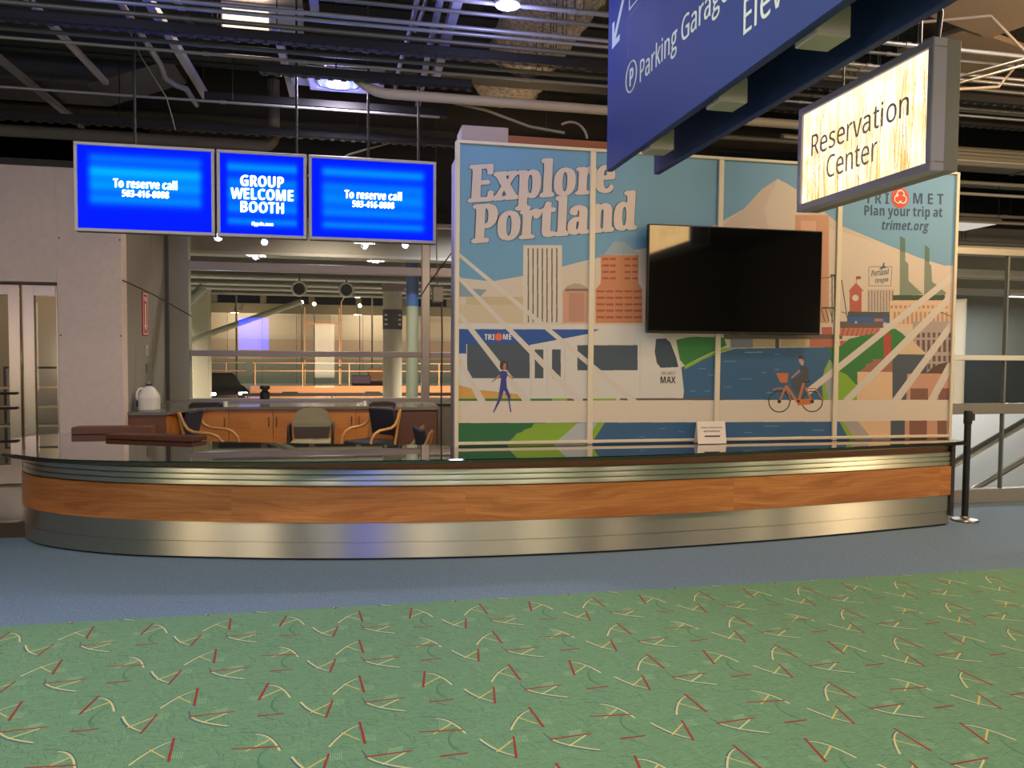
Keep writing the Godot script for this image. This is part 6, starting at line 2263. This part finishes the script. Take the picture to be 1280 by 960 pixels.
	["d8603c", [395,1689,393,1701,385,1712,375,1719,362,1722,349,1720,338,1713,331,1702,328,1690,331,1677,338,1666,349,1659,361,1656,374,1659,385,1666,392,1676]],
	["2f8038", [0,2237,861,2240,861,2266,0,2262]],
	["8fba2e", [861,2240,1004,2241,1004,2266,861,2266]],
	["6d4a3a", [1004,2241,1202,2242,1202,2267,1004,2266]],
	["8fba2e", [1240,2242,1471,2243,1471,2269,1240,2268]],
	["6d5a50", [1510,2239,2551,2243,2551,2262,1510,2258]],
	["2f8038", [1549,2247,1706,2247,1706,2262,1549,2262]],
	["e2d8c6", [0,985,1642,2297,1676,2257,0,947]],
	["e2d8c6", [0,1190,1111,2296,1156,2253,0,1147]],
	["e2d8c6", [0,1512,612,2292,664,2252,19,1471]],
	["e2d8c6", [0,1910,193,2286,249,2254,24,1877]],
	["ecdcc4", [0,2258,2510,2262,5064,2269,5072,2486,2515,2472,0,2454]],
	["33658c", [0,2454,2515,2472,5072,2486,5082,2761,0,2675]],
	["23703a", [0,2454,699,2463,670,2504,603,2518,581,2547,530,2553,508,2582,457,2624,450,2682,0,2675]],
	["8fba2e", [699,2463,1366,2466,1253,2637,1207,2695,450,2682,464,2625,515,2582,537,2553,589,2539,611,2518,670,2504]],
	["bfc6c2", [1105,2465,1289,2467,1191,2643,1169,2694,866,2689,918,2624]],
	["b7ada0", [3829,2478,3998,2479,4174,2646,4221,2714,3978,2710]],
	["8fba2e", [3785,2477,3829,2478,3953,2638,4005,2711,3934,2709]],
	["f0c79c", [3994,2479,4361,2479,4369,2733,4230,2730]],
	["4a5560", [4361,2475,4523,2477,4531,2735,4369,2733]],
	["d9a183", [4523,2477,5072,2482,5082,2744,4531,2735]],
	["8c5c48", [4575,2477,4778,2479,4787,2740,4584,2736]],
	["8c5c48", [4900,2480,5006,2481,5016,2743,4909,2742]],
	["6f95aa", [2093,2562,2158,2563,2157,2556,2093,2555]],
	["6f95aa", [1711,2602,1759,2603,1759,2596,1711,2595]],
	["6f95aa", [1908,2530,1964,2531,1964,2523,1908,2522]],
	["6f95aa", [2975,2520,3144,2521,3144,2514,2974,2512]],
	["6f95aa", [2766,2579,2850,2580,2849,2572,2766,2571]],
	["6f95aa", [3275,2625,3379,2626,3379,2618,3275,2617]],
	["6f95aa", [3490,2565,3621,2566,3620,2558,3490,2557]],
	["4a3028", [380,1913,414,1897,448,1913,453,1967,435,1980,387,1980,376,1953]],
	["b98568", [412,1920,435,1924,434,1967,418,1983,404,1967]],
	["3a3f8c", [374,2000,401,1987,442,1996,449,2027,436,2061,443,2141,478,2216,469,2263,486,2360,475,2360,451,2229,416,2162,390,2249,325,2367,318,2359,362,2249,378,2141,388,2061]],
	["b98568", [374,2020,382,2041,313,2088,296,2090]],
	["b98568", [442,2007,487,2047,503,2034,498,2067,449,2034]],
	["2f2a26", [3237,2277,3234,2303,3245,2305,3248,2278]],
	["2f2a26", [3235,2299,3226,2324,3236,2327,3246,2302]],
	["2f2a26", [3228,2319,3213,2342,3222,2347,3238,2325]],
	["2f2a26", [3216,2338,3196,2356,3203,2364,3224,2345]],
	["2f2a26", [3199,2353,3175,2367,3181,2376,3205,2362]],
	["2f2a26", [3179,2365,3152,2373,3156,2383,3183,2375]],
	["2f2a26", [3157,2372,3128,2375,3130,2385,3158,2382]],
	["2f2a26", [3133,2375,3105,2371,3103,2381,3132,2385]],
	["2f2a26", [3109,2372,3082,2363,3079,2372,3106,2382]],
	["2f2a26", [3087,2365,3062,2350,3056,2359,3081,2373]],
	["2f2a26", [3066,2353,3046,2334,3038,2341,3058,2360]],
	["2f2a26", [3049,2338,3033,2315,3024,2321,3039,2343]],
	["2f2a26", [3036,2320,3026,2295,3015,2298,3025,2323]],
	["2f2a26", [3027,2299,3024,2273,3013,2274,3016,2300]],
	["2f2a26", [3024,2277,3027,2251,3016,2250,3013,2276]],
	["2f2a26", [3026,2256,3035,2231,3025,2228,3015,2252]],
	["2f2a26", [3033,2235,3048,2213,3039,2208,3023,2230]],
	["2f2a26", [3045,2217,3065,2199,3057,2191,3037,2210]],
	["2f2a26", [3061,2201,3086,2188,3080,2179,3055,2193]],
	["2f2a26", [3081,2190,3108,2181,3104,2172,3077,2180]],
	["2f2a26", [3103,2182,3132,2180,3131,2170,3102,2172]],
	["2f2a26", [3127,2180,3156,2183,3157,2173,3128,2170]],
	["2f2a26", [3151,2182,3178,2191,3182,2182,3154,2173]],
	["2f2a26", [3174,2189,3198,2204,3204,2195,3180,2181]],
	["2f2a26", [3194,2201,3215,2220,3223,2213,3202,2194]],
	["2f2a26", [3212,2216,3227,2239,3237,2234,3221,2211]],
	["2f2a26", [3225,2235,3235,2260,3246,2257,3236,2232]],
	["2f2a26", [3234,2255,3237,2282,3248,2281,3245,2254]],
	["2f2a26", [3589,2279,3586,2304,3598,2306,3601,2280]],
	["2f2a26", [3588,2300,3578,2324,3589,2328,3598,2304]],
	["2f2a26", [3580,2320,3565,2342,3575,2347,3590,2326]],
	["2f2a26", [3568,2338,3548,2356,3556,2364,3577,2346]],
	["2f2a26", [3552,2353,3528,2367,3534,2375,3558,2362]],
	["2f2a26", [3533,2365,3506,2373,3509,2382,3536,2375]],
	["2f2a26", [3510,2372,3482,2374,3483,2384,3512,2382]],
	["2f2a26", [3487,2374,3459,2371,3457,2381,3486,2384]],
	["2f2a26", [3464,2372,3436,2363,3433,2372,3460,2381]],
	["2f2a26", [3441,2365,3417,2350,3411,2359,3435,2373]],
	["2f2a26", [3421,2353,3400,2335,3393,2342,3413,2360]],
	["2f2a26", [3404,2338,3388,2316,3379,2321,3394,2344]],
	["2f2a26", [3390,2320,3381,2296,3370,2299,3380,2323]],
	["2f2a26", [3382,2300,3379,2275,3367,2275,3371,2301]],
	["2f2a26", [3379,2279,3382,2254,3370,2252,3367,2278]],
	["2f2a26", [3380,2258,3390,2234,3379,2230,3370,2254]],
	["2f2a26", [3388,2238,3402,2216,3393,2211,3378,2232]],
	["2f2a26", [3399,2220,3419,2202,3411,2195,3391,2213]],
	["2f2a26", [3416,2205,3439,2191,3433,2183,3409,2196]],
	["2f2a26", [3435,2193,3462,2185,3458,2176,3431,2184]],
	["2f2a26", [3457,2186,3485,2184,3484,2174,3456,2176]],
	["2f2a26", [3480,2184,3509,2187,3510,2177,3482,2174]],
	["2f2a26", [3504,2186,3531,2195,3535,2186,3508,2177]],
	["2f2a26", [3526,2193,3551,2207,3557,2199,3532,2184]],
	["2f2a26", [3547,2204,3567,2223,3575,2216,3555,2197]],
	["2f2a26", [3564,2219,3580,2241,3589,2236,3574,2214]],
	["2f2a26", [3577,2237,3587,2262,3598,2259,3588,2234]],
	["2f2a26", [3586,2258,3589,2283,3601,2282,3597,2257]],
	["d97a3c", [3141,2279,3209,2126,3191,2119,3124,2272]],
	["d97a3c", [3189,2129,3309,2283,3330,2270,3210,2116]],
	["d97a3c", [3374,2095,3325,2273,3350,2280,3399,2101]],
	["d97a3c", [3398,2142,3475,2281,3492,2274,3414,2135]],
	["d97a3c", [3061,2168,3131,2152,3128,2140,3057,2156]],
	["d97a3c", [3129,2153,3209,2165,3211,2153,3130,2140]],
	["d97a3c", [3204,2160,3252,2278,3263,2274,3215,2157]],
	["d97a3c", [3407,2161,3515,2157,3514,2145,3406,2149]],
	["d97a3c", [3510,2154,3604,2273,3613,2267,3519,2148]],
	["d97a3c", [3302,2260,3463,2249,3491,2277,3465,2308,3330,2317]],
	["d97a3c", [3089,2001,3222,2001,3212,2094,3137,2094]],
	["3a1a14", [3351,2277,3348,2285,3340,2290,3331,2290,3323,2285,3320,2277,3322,2268,3330,2263,3340,2263,3347,2268]],
	["3a2a24", [3151,2277,3148,2287,3141,2293,3131,2296,3120,2293,3113,2286,3110,2277,3112,2268,3120,2261,3130,2259,3140,2261,3148,2268]],
	["3a2a24", [3505,2279,3502,2288,3495,2295,3484,2298,3474,2295,3466,2288,3463,2279,3465,2269,3473,2263,3483,2260,3494,2263,3501,2270]],
	["4d5054", [3347,1936,3409,1928,3438,1984,3435,2065,3386,2082,3352,2139,3336,2212,3309,2203,3272,2147,3252,2074,3278,2049,3349,2033]],
	["b78c70", [3334,1968,3352,1984,3260,2054,3247,2045]],
	["c9a890", [3326,1851,3353,1847,3386,1887,3378,1928,3355,1924,3332,1891]],
	["4a3c34", [3322,1839,3353,1827,3378,1839,3383,1879,3363,1863,3327,1863]],
	["2a2624", [3378,2086,3449,2070,3458,2082,3405,2096]],
]
